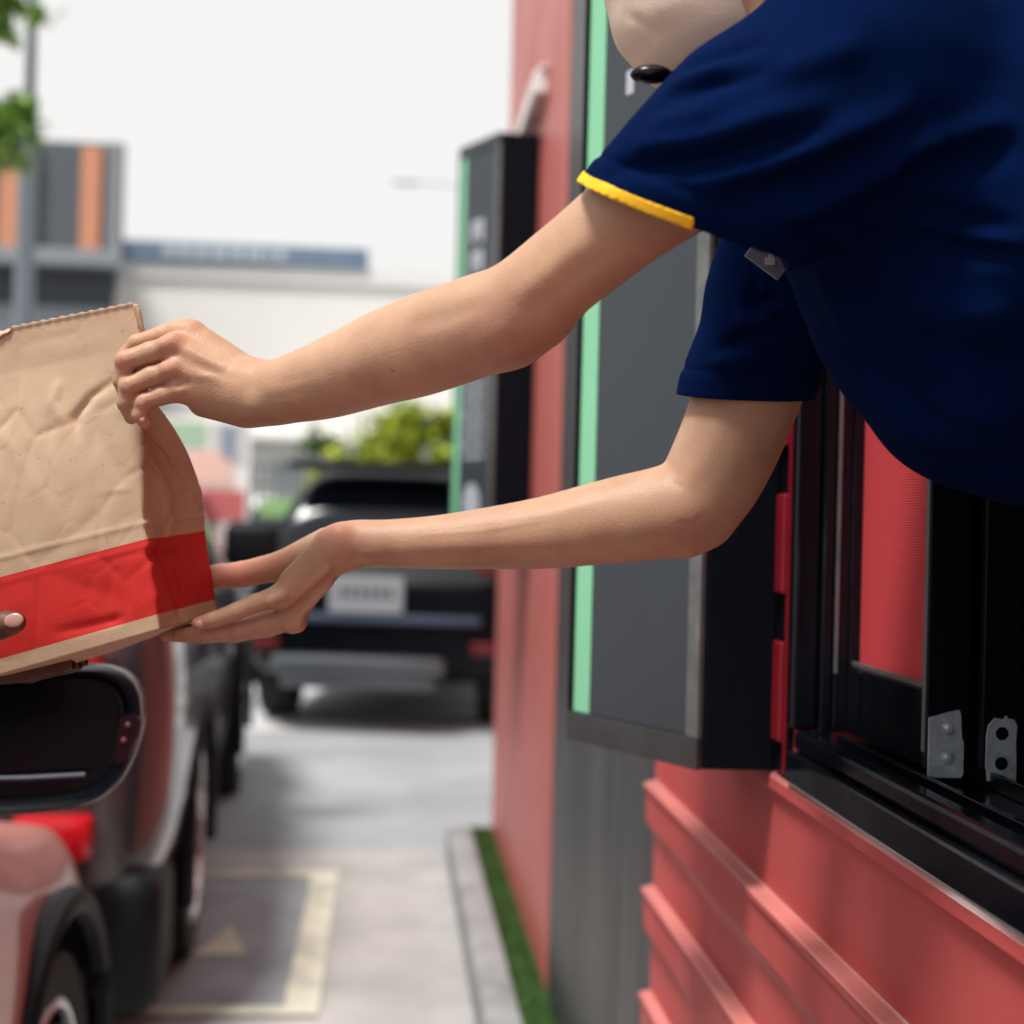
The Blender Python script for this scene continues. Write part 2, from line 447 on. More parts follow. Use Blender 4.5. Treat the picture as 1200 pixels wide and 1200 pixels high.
# fixed sash; its ribbed pane has a red reflection painted in
S0, S1 = 1.338, 1.584
sx = WX+0.050
sa = MB()
sa.lohi((sx, S0+0.012, 1.105), (sx+0.034, S1, 1.176), 0.002)
sa.lohi((sx, S0+0.012, OZ1-0.08), (sx+0.034, S1, OZ1-0.01), 0.002)
sa.lohi((sx+0.0005, S1-0.004, 1.1765), (sx+0.034, S1-0.0005, OZ1-0.0805), 0.001)
rp(sa, 'sash', GLOSS, frame)
rp(MB().lohi((sx-0.002, S0, 1.1045), (sx+0.0385, S0+0.0115, OZ1-0.01), 0.0015), 'sash_stile', BLACK, frame)
rp(MB().lohi((sx-0.0030, S0+0.002, 1.12), (sx-0.0021, S0+0.010, OZ1-0.02)), 'stile_trim', mat('grey vinyl', (0.11, 0.12, 0.13), 0.4), frame)
rp(MB().lohi((sx+0.0395, S0-0.028, 1.1090), (sx+0.075, S0-0.016, OZ1-0.01), 0.0015), 'sash_stile', BLACK, frame)
rp(MB().lohi((sx+0.076, S0-0.05, 1.1090), (sx+0.10, S1-0.02, OZ1-0.01), 0.0015), 'inner_sash', BLACK, frame)
rp(MB().lohi((sx+0.003, S0+0.0125, 1.1768), (sx+0.007, S1-0.005, 1.1815), 0.0004), 'pane_seal', SILVER, frame)
pane = mat('ribbed pane with painted red reflection', (0.60, 0.065, 0.075), 0.28)  # glass pane; the red it reflects is put into its base colour
n = pane.node_tree; tcx = n.nodes.new('ShaderNodeTexCoord'); wv = n.nodes.new('ShaderNodeTexWave')
wv.wave_type = 'BANDS'; wv.bands_direction = 'Z'; wv.inputs['Scale'].default_value = 118; wv.inputs['Distortion'].default_value = 0.0
bp = n.nodes.new('ShaderNodeBump'); bp.inputs['Strength'].default_value = 0.7; bp.inputs['Distance'].default_value = 0.0012
n.links.new(tcx.outputs['Object'], wv.inputs['Vector']); n.links.new(wv.outputs['Fac'], bp.inputs['Height'])
n.links.new(bp.outputs[0], n.nodes['Principled BSDF'].inputs['Normal'])
rp(MB().lohi((sx+0.012, S0+0.0125, 1.177), (sx+0.016, S1-0.005, OZ1-0.0805)), 'pane', pane, frame)
# two steel brackets on the sash ends
def bracket(xc, zc, ycoord, holes, wd=0.033, ht=0.062, cut=0):
    b = bmesh.new(); N = 40
    out = [(-.5, -.47), (-.30, -.5), (.44, -.5), (.5, -.44), (.5, .02), (.44, .10), (.40, .42), (.36, .5), (.22, .49), (-.5, .38)] if cut == 0 else \
          [(-.44, -.5), (.5, -.5), (.5, -.2), (.47, .1), (.5, .36), (.40, .46), (.2, .47), (.14, .52), (.06, .46), (-.24, .48), (-.44, .36), (-.5, .2), (-.5, -.30), (-.46, -.36)]
    vo = [b.verts.new((xc+u*wd, ycoord, zc+v*ht)) for u, v in out]
    f = b.faces.new(vo)
    r = bmesh.ops.extrude_face_region(b, geom=[f]); bmesh.ops.translate(b, vec=(0, -0.0025, 0), verts=[v for v in r['geom'] if isinstance(v, bmesh.types.BMVert)])
    bmesh.ops.recalc_face_normals(b, faces=b.faces[:])
    mb = MB(); mb.bm.free(); mb.bm = b
    o = rp(mb, 'steel_bracket', STEEL, frame)
    for dz in holes:
        h = MB()
        if cut == 0:   # countersunk: shallow dished screw head
            for k in range(5):
                pass
            h.cyl((xc+0.002, ycoord-0.0026, zc+dz), (xc+0.002, ycoord-0.0031, zc+dz), 0.0066, 0.0060, 20)
            h.sphere((xc+0.002, ycoord-0.0030, zc+dz), (0.0052, 0.0022, 0.0052))
        else:
            h.cyl((xc, ycoord-0.0026, zc+dz), (xc, ycoord-0.0029, zc+dz), 0.0060, n=20)
        hs = rp(h, 'screw_head' if cut == 0 else 'screw_hole', STEEL if cut == 0 else BLACKSIDE, frame, True)
    return o
bracket(sx+0.0155, 1.129, S0-0.0022, (0.014, -0.013))
bracket(sx+0.0560, 1.129, S0-0.0302, (0.014, -0.013), wd=0.028, ht=0.058, cut=1)
# black mounting strip with red plates between sign and window
strip = rp(MB().lohi((WX-0.006, OY1+0.022, 1.05), (WX+0.0015, 1.669, OZ1)), 'mounting_strip', BLACK)
rp(MB().lohi((WX-0.0085, OY1+0.024, 1.052), (WX-0.0062, OY1+0.031, OZ1-0.05)), 'red_edge', REDTAB)
for z0, z1 in ((1.085, 1.197), (1.250, 1.362), (1.415, 1.527), (1.58, 1.69)):
    rp(MB().lohi((WX-0.013, OY1+0.033, z0), (WX-0.0063, 1.661, z1), 0.0028), 'red_plate', REDTAB)

# ------------------------------------------------------------------ wedge signs
def wedge_sign(dy, z0, z1, label, lettering, ox=0.0):
    A = Vector((0.362-ox, 1.672+dy, 0)); B = Vector((0.243-ox, 1.915+dy, 0))
    r = empty('menu_sign', (WX-0.09, 1.80+dy, z0)); tag(r, label, 'sign')
    off = Vector((WX-0.09, 1.80+dy, z0))
    def bp_(mb, name, m, smooth=False, parent=None):
        o = mb.build(name, m, None, smooth); o.data.transform(Matrix.Translation(-off)); setpar(o, parent or r); return o
    bp_(MB().prism([(A.x, A.y), (WX-0.0045, A.y), (WX-0.0045, B.y), (B.x, B.y)], z0, z1, 0.004), 'housing', BLACKSIDE)
    t = (B-A); L = t.length; t.normalize(); nn = Vector((-t.y, t.x, 0))
    if nn.x > 0: nn = -nn
    def plate(u0, u1, za, zb, d0, d1):
        b = MB(); pts = []
        poly = [A+t*(u0*L)+nn*d0, A+t*(u1*L)+nn*d0, A+t*(u1*L)+nn*d1, A+t*(u0*L)+nn*d1]
        b.prism([(p.x, p.y) for p in poly], za, zb, 0.0008); return b
    fr = BLACK
    bp_(plate(0.085, 0.835, z0+0.036, z1-0.036, 0.0005, 0.0035), 'face', SIGNFACE)
    bp_(plate(0.8355, 0.968, z0+0.036, z1-0.036, 0.0005, 0.0045), 'green_strip', GREEN)
    tr = mat('dark trim', (0.05, 0.055, 0.058), 0.3, metal=0.4, var=0.3, vscale=12)
    bp_(plate(0.0, 1.0, z0, z0+0.0355, 0.0005, 0.008), 'bottom_trim', tr)
    bp_(plate(0.0, 1.0, z1-0.0355, z1, 0.0005, 0.008), 'top_trim', tr)
    bp_(plate(0.0, 0.0845, z0+0.0358, z1-0.0358, 0.0006, 0.0078), 'edge_trim', SILVER)
    bp_(plate(0.9685, 1.0, z0+0.0358, z1-0.0358, 0.0006, 0.0078), 'edge_trim', BLACK)
    if lettering:
        RR = random.Random(11); lt = MB()
        def gl(u0, u1, za, zb):
            poly = [A+t*(u0*L)+nn*0.0037, A+t*(u1*L)+nn*0.0037, A+t*(u1*L)+nn*0.0050, A+t*(u0*L)+nn*0.0050]
            lt.prism([(p.x, p.y) for p in poly], za, zb)
        for zc, hh in ((2.265, .075), (2.165, .075)):
            gl(0.36, 0.44, zc-hh/2, zc+hh/2); gl(0.58, 0.66, zc-hh/2, zc+hh/2); gl(0.4402, 0.5798, zc+hh/2-0.02, zc+hh/2); gl(0.4402, 0.5798, zc-0.01, zc+0.008)
        bp_(lt, 'heading_letters', LETTER); lt = MB()
        zz = 1.80
        while zz > 1.50:
            u = 0.24
            while u < 0.74:
                wd = RR.uniform(0.03, 0.075); gl(u, u+wd, zz, zz+0.016); u += wd+0.025
            zz -= 0.034
        bp_(lt, 'text_block', LETTER); lt = MB()
        # round emblem at the bottom
        for k in range(-5, 6):
            hw = math.sqrt(max(0, 1-(k/5.5)**2))*0.20
            gl(0.5-hw, 0.5+hw, 1.385+k*0.0115-0.0055, 1.385+k*0.0115+0.0055)
        bp_(lt, 'emblem', LETTER)
    else:
        # small white sticker near the top
        poly = [A+t*(0.60*L)+nn*0.0037, A+t*(0.66*L)+nn*0.0037, A+t*(0.66*L)+nn*0.0042, A+t*(0.60*L)+nn*0.0042]
        bp_(MB().prism([(p.x, p.y) for p in poly], 1.855, 1.885), 'sticker', LETTER)
    return r
wedge_sign(0, 1.047, 2.35, 'large slate grey wedge sign with mint green edge beside the serving window', False)
wedge_sign(3.03, 1.24, 2.56, 'black wedge sign with green edge and white lettering farther along the red wall', True, 0.034)
b = MB(); b.lohi((0.405, 4.50, 2.63), (0.4485, 5.50, 2.70), 0.006); b.lohi((0.42, 4.49, 2.705), (0.4485, 5.51, 2.715), 0.002)
tag(b.build('wall_strip', WHITE), 'slim white strip fixed along the red wall above the black lettered sign', 'wall strip')

# ------------------------------------------------------------------ background buildings
def group_part(root, loc):
    def f(mb, name, m, parent=None, smooth=False):
        o = mb.build(name, m, None, smooth); o.data.transform(Matrix.Translation(-Vector(loc))); setpar(o, parent or root); return o
    return f
L0 = (-8.0, 28, 0); wb = empty('white_building', L0); tag(wb, 'long low cream building with a blue fascia behind the car park', 'building'); wp = group_part(wb, L0)
wp(MB().lohi((-22, 31, 0), (14, 42, 6.15)), 'wall', CREAM)
wp(MB().lohi((-22.1, 30.93, 6.16), (14, 42, 6.5)), 'roof_edge', WHITE)
wp(MB().lohi((-13, 30.86, 6.505), (-0.55, 31.2, 6.90)), 'fascia', mat('blue fascia', (0.12, 0.19, 0.29), 0.5, col2=(0.18, 0.24, 0.32), vscale=1.2))
lt = MB(); RR = random.Random(5); x = -4.7
while x < -2.2:
    wd = RR.uniform(0.12, 0.3); lt.lohi((x, 30.83, 6.59), (x+wd, 30.859, 6.80)); x += wd+0.08
wp(lt, 'fascia_lettering', mat('pale lettering', (0.5, 0.55, 0.6), 0.5))
for k in range(7):
    wf2 = wp(MB().lohi((-9.5+k*2.4, 30.88, 0.9), (-7.9+k*2.4, 30.99, 2.5), 0.02), 'window', mat('pale shopfront glass', (0.35, 0.38, 0.40), 0.2))
wp(MB().lohi((-10, 30.6, 2.9), (8, 30.99, 3.0)), 'canopy', WHITE)

L1 = (-7.2, 25, 0); db = empty('dark_building', L1); tag(db, 'dark grey two storey building with orange vertical fins at the left', 'building'); dpn = group_part(db, L1)
DG = mat('dark cladding', (0.085, 0.10, 0.115), 0.5, var=0.1)
ORG = mat('orange fin', (0.56, 0.24, 0.14), 0.6, var=0.1)
dpn(MB().prism([(-14, 25), (-4.47, 25), (-5.9, 32), (-14, 32)], 5.60, 7.42, 0.02), 'upper_storey', DG)
dpn(MB().prism([(-14.2, 24.6), (-4.42, 24.6), (-5.95, 32.2), (-14.2, 32.2)], 5.32, 5.59, 0.02), 'ledge', mat('grey ledge', (0.22, 0.24, 0.26), 0.6))
dpn(MB().prism([(-14, 25.05), (-4.6, 25.05), (-6.0, 32), (-14, 32)], 0, 5.31), 'lower_storey', mat('charcoal wall', (0.035, 0.042, 0.05), 0.5))
for x in (-7.35, -6.28, -4.98):
    dpn(MB().lohi((x-0.16, 24.82, 5.61), (x+0.16, 24.995, 7.3), 0.01), 'fin', ORG)
dpn(MB().lohi((-4.74, 24.85, 5.61), (-4.48, 24.99, 7.4), 0.01), 'corner_post', mat('grey corner', (0.20, 0.215, 0.23), 0.5))
dpn(MB().lohi((-6.07, 24.85, 5.61), (-5.85, 24.99, 7.4), 0.01), 'corner_post', mat('slate corner', (0.09, 0.105, 0.125), 0.5))
for k in range(3):
    dpn(MB().lohi((-8.8+k*1.42, 24.9, 3.1), (-7.48+k*1.42, 25.04, 4.70), 0.02), 'window', mat('grey window', (0.16, 0.18, 0.20), 0.3))

# lamp post and street lamp
lp = empty('lamp_post', (-3.62, 15, 0)); tag(lp, 'tall slate grey lamp post at the left in front of the dark building', 'lamp post'); lpp = group_part(lp, (-3.62, 15, 0))
lpp(MB().cyl((-3.62, 15, 0), (-3.62, 15, 5.15), 0.10, 0.095), 'base_tube', mat('blue grey post', (0.17, 0.20, 0.23), 0.45), smooth=True)
lpp(MB().cyl((-3.62, 15, 5.15), (-3.62, 15, 8.2), 0.052, 0.045), 'pole', mat('dark slate post', (0.06, 0.075, 0.09), 0.45), smooth=True)
lpp(MB().tube([(-3.62, 15, 8.1), (-3.5, 15, 8.4), (-3.0, 15, 8.55), (-2.5, 15, 8.55)], 0.04), 'arm', GREY, smooth=True)
lpp(MB().box((-2.3, 15, 8.52), (0.6, 0.22, 0.10), 0.03), 'lamp_head', GREY)
sl = empty('street_lamp', (0.98, 20, 0)); tag(sl, 'faint street lamp with a thin arm behind the lettered sign', 'street lamp'); slp = group_part(sl, (0.98, 20, 0))
FNT = mat('pale grey metal', (0.55, 0.56, 0.57), 0.4)
slp(MB().cyl((0.98, 20, 0), (0.98, 20, 5.85), 0.06, 0.05), 'pole', FNT, smooth=True)
slp(MB().tube([(0.98, 20, 5.83), (0.7, 20, 5.86), (0.25, 20, 5.87)], 0.022), 'arm', FNT, smooth=True)
slp(MB().box((0.12, 20, 5.86), (0.34, 0.16, 0.06), 0.02), 'lamp_head', FNT)

# foliage
def leaves(name, m, centre, radii, n, size, seed, parent=None, loc=(0, 0, 0), clumps=14):
    RR = random.Random(seed); b = MB(); cl = []
    for _ in range(clumps):
        while True:
            v = Vector((RR.uniform(-1, 1), RR.uniform(-1, 1), RR.uniform(-1, 1)))
            if v.length < 1: break
        cl.append(Vector((centre[0]+v.x*radii[0]*.8, centre[1]+v.y*radii[1]*.8, centre[2]+v.z*radii[2]*.8)))
    cr = min(radii)*0.42
    for i in range(n):
        c = RR.choice(cl); v = Vector((RR.gauss(0, 1), RR.gauss(0, 1), RR.gauss(0, 1)))*cr*0.5
        p = c+v; q = Matrix.Rotation(RR.uniform(0, 6.3), 3, 'Z') @ Matrix.Rotation(RR.uniform(-1.0, 1.0), 3, 'X')
        s = size*RR.uniform(0.6, 1.3)
        pts = [q @ Vector(u)*s + p for u in ((0, -1, 0), (.42, -.2, .08), (0, 1, 0), (-.42, -.2, .08))]
        b.poly(pts)
    o = b.build(name, m, None, recalc=False); o.data.transform(Matrix.Translation(-Vector(loc)))
    if parent: setpar(o, parent)
    return o
LEAF = mat('bright leaf', (0.30, 0.46, 0.10), 0.5, col2=(0.14, 0.27, 0.05), vscale=3)
HEDGE = mat('yellow green hedge', (0.52, 0.54, 0.05), 0.6, col2=(0.24, 0.34, 0.04), vscale=1.1)
HDARK = mat('dark hedge leaf', (0.05, 0.12, 0.03), 0.6, col2=(0.10, 0.2, 0.05), vscale=1.5)
BARK = mat('bark', (0.12, 0.09, 0.065), 0.9, var=0.3, vscale=20)
TL = (-4.5, 12.5, 0); tr = empty('tree', TL); tag(tr, 'leafy green tree whose branches reach in at the upper left', 'tree'); trp = group_part(tr, TL)
tk = MB(); tk.tube([(-4.5, 12.5, 0), (-4.45, 12.5, 1.6), (-4.55, 12.55, 3.2), (-4.35, 12.5, 4.6), (-4.3, 12.5, 6.5)], [.16, .13, .11, .08, .03])
tk.tube([(-4.5, 12.52, 3.0), (-4.0, 12.5, 4.1), (-3.4, 12.5, 4.55), (-3.1, 12.5, 4.5)], [.07, .05, .03, .012])
tk.tube([(-4.38, 12.5, 4.4), (-3.9, 12.5, 5.2), (-3.3, 12.5, 5.45), (-2.9, 12.5, 5.35)], [.06, .045, .025, .01])
tk.tube([(-4.5, 12.5, 3.4), (-5.2, 12.6, 4.6), (-5.6, 12.6, 5.6)], [.07, .05, .02])
trp(tk, 'trunk', BARK, smooth=True)
cr_ = leaves('crown', LEAF, (-4.7, 12.6, 5.3), (1.25, 1.1, 1.3), 2600, 0.12, 4, tr, TL, 22)
leaves('leaf_spray', LEAF, (-3.25, 12.5, 5.36), (0.50, 0.3, 0.24), 300, 0.11, 8, tr, TL, 16)
leaves('leaf_spray', LEAF, (-3.22, 12.5, 4.45), (0.40, 0.3, 0.38), 330, 0.11, 9, tr, TL, 18)
def hedge(name, label, m, centre, radii, n, size, seed):
    o = leaves(name, m, centre, radii, n, size, seed, None, (0, 0, 0), 44); o.data.transform(Matrix.Translation(-Vector((centre[0], centre[1], 0)))); o.location = (centre[0], centre[1], 0)
    return tag(o, label, 'hedge')
hedge('hedge', 'sunny yellow green hedge beyond the black car', HEDGE, (0.25, 24, 1.75), (2.1, 0.7, 1.75), 6500, 0.15, 21)
hedge('hedge', 'small green bush between the bag and the grey lattice fence', HDARK, (-3.0, 25, 1.6), (0.75, 0.5, 1.5), 900, 0.15, 22)
hedge('hedge', 'dark green shrub against the pale wall left of the yellow hedge', HDARK, (-0.95, 26, 1.7), (0.95, 0.6, 1.7), 1300, 0.15, 23)

# lattice fence, advert board, low green banner
fn = MB()
for k in range(16): fn.box((-2.0+k*0.12, 22, 1.35), (0.035, 0.03, 1.5))
for zq in (0.75, 1.1, 1.45, 1.8, 2.08): fn.box((-1.1, 21.975, zq), (1.95, 0.02, 0.05))
tag(fn.build('fence', mat('grey lattice', (0.16, 0.18, 0.20), 0.5)), 'grey lattice fence panel behind the black car', 'fence')
tag(MB().box((-1.60, 21.6, 1.46), (0.5, 0.05, 0.26), 0.01).build('green_banner', mat('green banner', (0.24, 0.44, 0.18), 0.5)), 'low green banner standing before the lattice fence', 'banner')
AB = (-2.45, 19, 0); ab = empty('advert_board', AB); tag(ab, 'colourful blurred advert board right of the paper bag', 'sign'); abp = group_part(ab, AB)
abp(MB().lohi((-3.0, 19, 0.9), (-1.75, 19.06, 2.55), 0.01), 'board', WHITE)
PEACH = mat('peach print', (0.72, 0.50, 0.42), 0.5); PGRN = mat('green print', (0.34, 0.52, 0.36), 0.5); PBLU = mat('blue print', (0.10, 0.16, 0.28), 0.5); PGRY = mat('pale grey print', (0.45, 0.47, 0.48), 0.5); PRED = mat('red print', (0.50, 0.13, 0.13), 0.5)
NB = []
def blob(x, zc, rx, rz, m, nm):
    RR = random.Random(int(x*100)); pts = []
    for k in range(14):
        a = 2*PI*k/14; q = RR.uniform(0.8, 1.1); pts.append((x+math.cos(a)*rx*q, 18.985-len(NB)*0.0008, zc+math.sin(a)*rz*q))
    NB.append(1)
    bm_ = MB(); f = bm_.bm.faces.new([bm_.bm.verts.new(p) for p in pts]); r_ = bmesh.ops.extrude_face_region(bm_.bm, geom=[f])
    bmesh.ops.translate(bm_.bm, vec=(0, 0.012, 0), verts=[v for v in r_['geom'] if isinstance(v, bmesh.types.BMVert)])
    abp(bm_, nm, m)
for (xa, xb, za, zb_, mm, nm) in ((-2.92, -2.30, 2.18, 2.50, PGRN, 'green_panel'), (-2.22, -1.83, 2.0, 2.5, PGRY, 'grey_panel'), (-2.45, -1.95, 1.72, 2.14, PEACH, 'peach_panel'), (-2.07, -1.97, 2.02, 2.46, PBLU, 'blue_stripe'),
                                  (-2.55, -1.80, 1.28, 1.66, PRED, 'red_panel'), (-2.93, -2.50, 1.70, 2.12, PEACH, 'peach_panel'), (-2.93, -2.6, 1.0, 1.62, PGRY, 'grey_panel')):
    NB.append(1); abp(MB().lohi((xa, 18.985-len(NB)*.001, za), (xb, 18.996, zb_), 0.004), nm, mm)
for xx in (-2.9, -1.85): abp(MB().cyl((xx, 19.09, 0), (xx, 19.09, 1.8), 0.03), 'leg', GREY)

# ------------------------------------------------------------------ cars
GLASS = mat('dark car glass', (0.006, 0.009, 0.014), 0.08, spec=0.35)
TYRE = mat('tyre rubber', (0.012, 0.012, 0.013), 0.8, bump=0.3, bscale=120)
ALLOY = mat('alloy wheel', (0.60, 0.61, 0.62), 0.28, metal=0.9, rvar=0.06, vscale=20)
TRIMB = mat('black car plastic', (0.005, 0.006, 0.008), 0.55, spec=0.25)
TAIL = mat('red tail lamp', (0.50, 0.005, 0.012), 0.12, coat=0.6)
TAILD = mat('dim tail lamp', (0.10, 0.006, 0.010), 0.2, coat=0.4)
LAMPW = mat('clear lamp', (0.75, 0.76, 0.78), 0.1, coat=0.5)
PLATE = mat('white number plate', (0.30, 0.32, 0.34), 0.45)
CHROME = mat('satin silver', (0.17, 0.185, 0.20), 0.36, metal=0.9)

def carpaint(name, col, rough=0.28, metal=0.0, coat=1.0, spec=0.5):
    return mat(name, col, rough, metal=metal, coat=coat, spec=spec, var=0.06, vscale=1.5)

def car(name, label, group, loc, rz, paint, L, W, H, stations, wheel_r=0.33, wheels=(0.75, 3.45), tread=None, glass_y=(0.55, 2.9),
        zglass=1.0, tumble=0.22, open_window=None, rear_glass=True, mirror=True, detail=True, rim=ALLOY):
    root = empty(name, loc, rz); tag(root, label, 'car', group)
    hw = W/2; tread = tread or hw-0.10
    b = bmesh.new(); rings = []
    for (y, zb, zbelt, ztop, wf) in stations:
        a = hw*wf; top = max(ztop, zbelt+0.02); gl = top-zbelt
        inset = min(tumble, gl*0.36*tumble/0.22)
        half = [(0, zb), (a*0.80, zb), (a*0.955, zb+0.05), (a*0.985, zb+0.18), (a, zb+(zbelt-zb)*0.55), (a*0.992, zb+(zbelt-zb)*0.80), (a*0.965, zbelt),
                (a*0.95-inset*0.35, zbelt+gl*0.42), (a*0.94-inset*0.85, zbelt+gl*0.86), (a*0.86-inset, top-0.01*min(1, gl*4)), (a*0.45, top+0.012), (0, top+0.016)]
        full = [(x, z) for x, z in half] + [(-x, z) for x, z in half[-2:0:-1]]
        rings.append([b.verts.new((x, y, z)) for x, z in full])
    n = len(rings[0])
    for p, q in zip(rings, rings[1:]):
        for k in range(n): b.faces.new((p[k], p[(k+1) % n], q[(k+1) % n], q[k]))
    # caps as strips so they subdivide cleanly
    for ring, rev in ((rings[0], False), (rings[-1], True)):
        h = n//2
        for k in range(h):
            i0, i1, j0, j1 = k, k+1, (n-k) % n, (n-k-1) % n
            vs = []
            for v in (ring[i0], ring[i1], ring[j1], ring[j0]):
                if v not in vs: vs.append(v)
            if len(vs) >= 3: b.faces.new(vs if rev else vs[::-1])
    bmesh.ops.recalc_face_normals(b, faces=b.faces[:])
    me = bpy.data.meshes.new('tmp'); b.to_mesh(me); b.free()
    o = bpy.data.objects.new('tmp', me); COL.objects.link(o)
    me.materials.append(paint)
    sm = o.modifiers.new('s', 'SUBSURF'); sm.levels = 3; sm.render_levels = 3
    cuts = []
    def cutter(mb, mm=TRIMB):
        c = mb.build('cut', mm); cuts.append(c)
        md = o.modifiers.new('b', 'BOOLEAN'); md.operation = 'DIFFERENCE'; md.solver = 'EXACT'; md.object = c; md.material_mode = 'TRANSFER'
    for wy in wheels:
        for sgn in (-1, 1):
            cutter(MB().cyl((sgn*(hw-0.34), wy, wheel_r), (sgn*(hw+0.2), wy, wheel_r), wheel_r+0.065, n=40))
    if open_window:
        y0, y1, z0, z1 = open_window
        cutter(MB().lohi((-hw+0.16, y0-0.9, 0.55), (hw-0.14, y1-0.05, z1+0.03)), INTERIOR)
        cutter(MB().lohi((hw-0.5, y0, z0), (hw+0.3, y1-0.15, z1-0.06)), INTERIOR)
    dg = bpy.context.evaluated_depsgraph_get(); dg.update()
    bm_ = bpy.data.meshes.new_from_object(o.evaluated_get(dg)); bm_.name = 'body'
    bpy.data.objects.remove(o)
    for c in cuts: bpy.data.objects.remove(c)
    bm_.polygons.foreach_set('use_smooth', [True]*len(bm_.polygons))
    try: bm_.set_sharp_from_angle(angle=math.radians(45))
    except Exception: pass
    body = link('body', bm_, root)
    # glass patches lifted off the shell
    bb = bmesh.new(); bb.from_mesh(bm_)
    def patch(test, nm, m, off=0.004):
        keep = [f for f in bb.faces if test(f.calc_center_median(), f.normal)]
        if not keep: return None
        left = set(keep); best = []
        while left:                                   # the largest connected piece only
            st_ = [left.pop()]; comp = []
            while st_:
                f = st_.pop(); comp.append(f)
                for v in f.verts:
                    for q in v.link_faces:
                        if q in left: left.remove(q); st_.append(q)
            if len(comp) > len(best): best = comp
        keep = best
        nb = bmesh.new(); mp = {}
        for f in keep:
            vs = []
            for v in f.verts:
                if v not in mp: mp[v] = nb.verts.new(v.co+v.normal*off)
                vs.append(mp[v])
            try: nb.faces.new(vs)
            except ValueError: pass
        me2 = bpy.data.meshes.new(nm); nb.to_mesh(me2); nb.free(); me2.polygons.foreach_set('use_smooth', [True]*len(me2.polygons))
        return link(nm, me2, body if nm == 'window' else root, m)
    for sgn in (1, -1):
        if open_window and sgn == 1: continue
        mid_y = (glass_y[0]+glass_y[1])*0.5
        for ya, yb_ in ((glass_y[0], mid_y-0.06), (mid_y+0.06, glass_y[1])):
            patch(lambda c, nn: c.x*sgn > 0.3 and abs(nn.x) > 0.42 and c.z > zglass+0.05 and c.z < H-0.12 and ya < c.y < yb_, 'window', GLASS)
    patch(lambda c, nn: nn.y > 0.25 and c.z > zglass+0.06 and c.z < H-0.07 and abs(c.x) < hw*0.78, 'window', GLASS)
    if rear_glass: patch(lambda c, nn: nn.y < -0.30 and c.z > zglass+0.07 and c.z < H-0.16 and abs(c.x) < hw*0.76, 'window', GLASS)
    bb.free()
    for wy in wheels:
        for sgn in (-1, 1):
            wr = empty('wheel', (sgn*(hw-0.115), wy, wheel_r)); setpar(wr, root)
            t = MB()
            ring = []
            prof_ = [(-0.11, .70), (-0.12, .86), (-0.105, .97), (-0.06, 1.0), (0.06, 1.0), (0.095, .97), (0.10, .86), (0.09, .70)]
            N = 40
            for k in range(N):
                a = 2*PI*k/N; ring.append([t.bm.verts.new((x, math.cos(a)*r*wheel_r, math.sin(a)*r*wheel_r)) for x, r in prof_])
            for k in range(N):
                p, q = ring[k], ring[(k+1) % N]
                for i in range(len(prof_)): t.bm.faces.new((p[i], p[(i+1) % len(prof_)], q[(i+1) % len(prof_)], q[i]))
            t.build('tyre', TYRE, wr, True)
            r_ = MB(); r_.cyl((sgn*0.03, 0, 0), (sgn*0.055, 0, 0), wheel_r*0.70, n=36)
            for k in range(7):
                a = 2*PI*k/7; q = Matrix.Rotation(a, 3, 'X')
                r_.box(q @ Vector((sgn*0.066, 0, wheel_r*0.36)), (0.03, wheel_r*0.13, wheel_r*0.62), 0.006, q)
            r_.cyl((sgn*0.05, 0, 0), (sgn*0.088, 0, 0), wheel_r*0.14, n=20)
            rr = MB.build(r_, 'rim', rim, wr, True)
            rg = MB(); pts = [(sgn*0.088, math.cos(2*PI*k/36)*wheel_r*.70, math.sin(2*PI*k/36)*wheel_r*.70) for k in range(37)]
            rg.tube(pts, wheel_r*0.035, 8); rg.build('rim_edge', rim, wr, True)
            if detail:
                at = MB(); R2 = wheel_r+0.075
                pts = [(sgn*(hw-0.012), wy+math.cos(a)*R2, wheel_r+math.sin(a)*R2) for a in [math.radians(-14+208*k/24) for k in range(25)]]
                at.tube(pts, 0.026, 8); at.build('arch_trim', TRIMB, root, True)
    return root

def sub(root, mb, name, m, smooth=False, parent=None):
    return mb.build(name, m, parent or root, smooth)

# ---- black SUV ahead, seen from behind
BLK = carpaint('black car paint', (0.0016, 0.0025, 0.005), 0.32, coat=0.0, spec=0.22)
SUVS = [(0.0, .50, .86, .90, .93), (0.05, .40, .96, .99, .965), (0.14, .34, 1.02, 1.16, .985), (0.26, .31, 1.04, 1.40, 1.0), (0.42, .29, 1.05, 1.60, 1.0), (0.62, .27, 1.05, 1.66, 1.0),
        (1.1, .25, 1.05, 1.70, 1.0), (1.9, .24, 1.04, 1.70, 1.0), (2.35, .24, 1.03, 1.63, 1.0), (2.75, .24, 1.02, 1.36, 1.0), (3.05, .24, 1.01, 1.10, .99), (3.5, .25, .99, 1.03, .98), (4.0, .27, .93, .96, .95), (4.25, .32, .80, .83, .89), (4.36, .42, .68, .70, .80)]
s = car('parked_car', 'black sport utility car seen from behind in the car park', 'cars in the lane and car park', (-0.06, 9.25, 0.0), math.radians(-7), BLK, 4.36, 1.66, 1.70, SUVS, 0.36, (0.78, 3.4), zglass=1.04, tumble=0.30, glass_y=(0.62, 2.75))
sub(s, MB().box((0, 0.30, 1.665), (1.20, 0.36, 0.05), 0.018), 'spoiler', BLK, True)
sub(s, MB().box((-0.06, -0.020, 0.86), (0.46, 0.03, 0.22), 0.008), 'number_plate', PLATE)
ptx = MB()
for k_ in range(6): ptx.box((-0.21+k_*0.06, -0.0362, 0.875), (0.036, 0.002, 0.085))
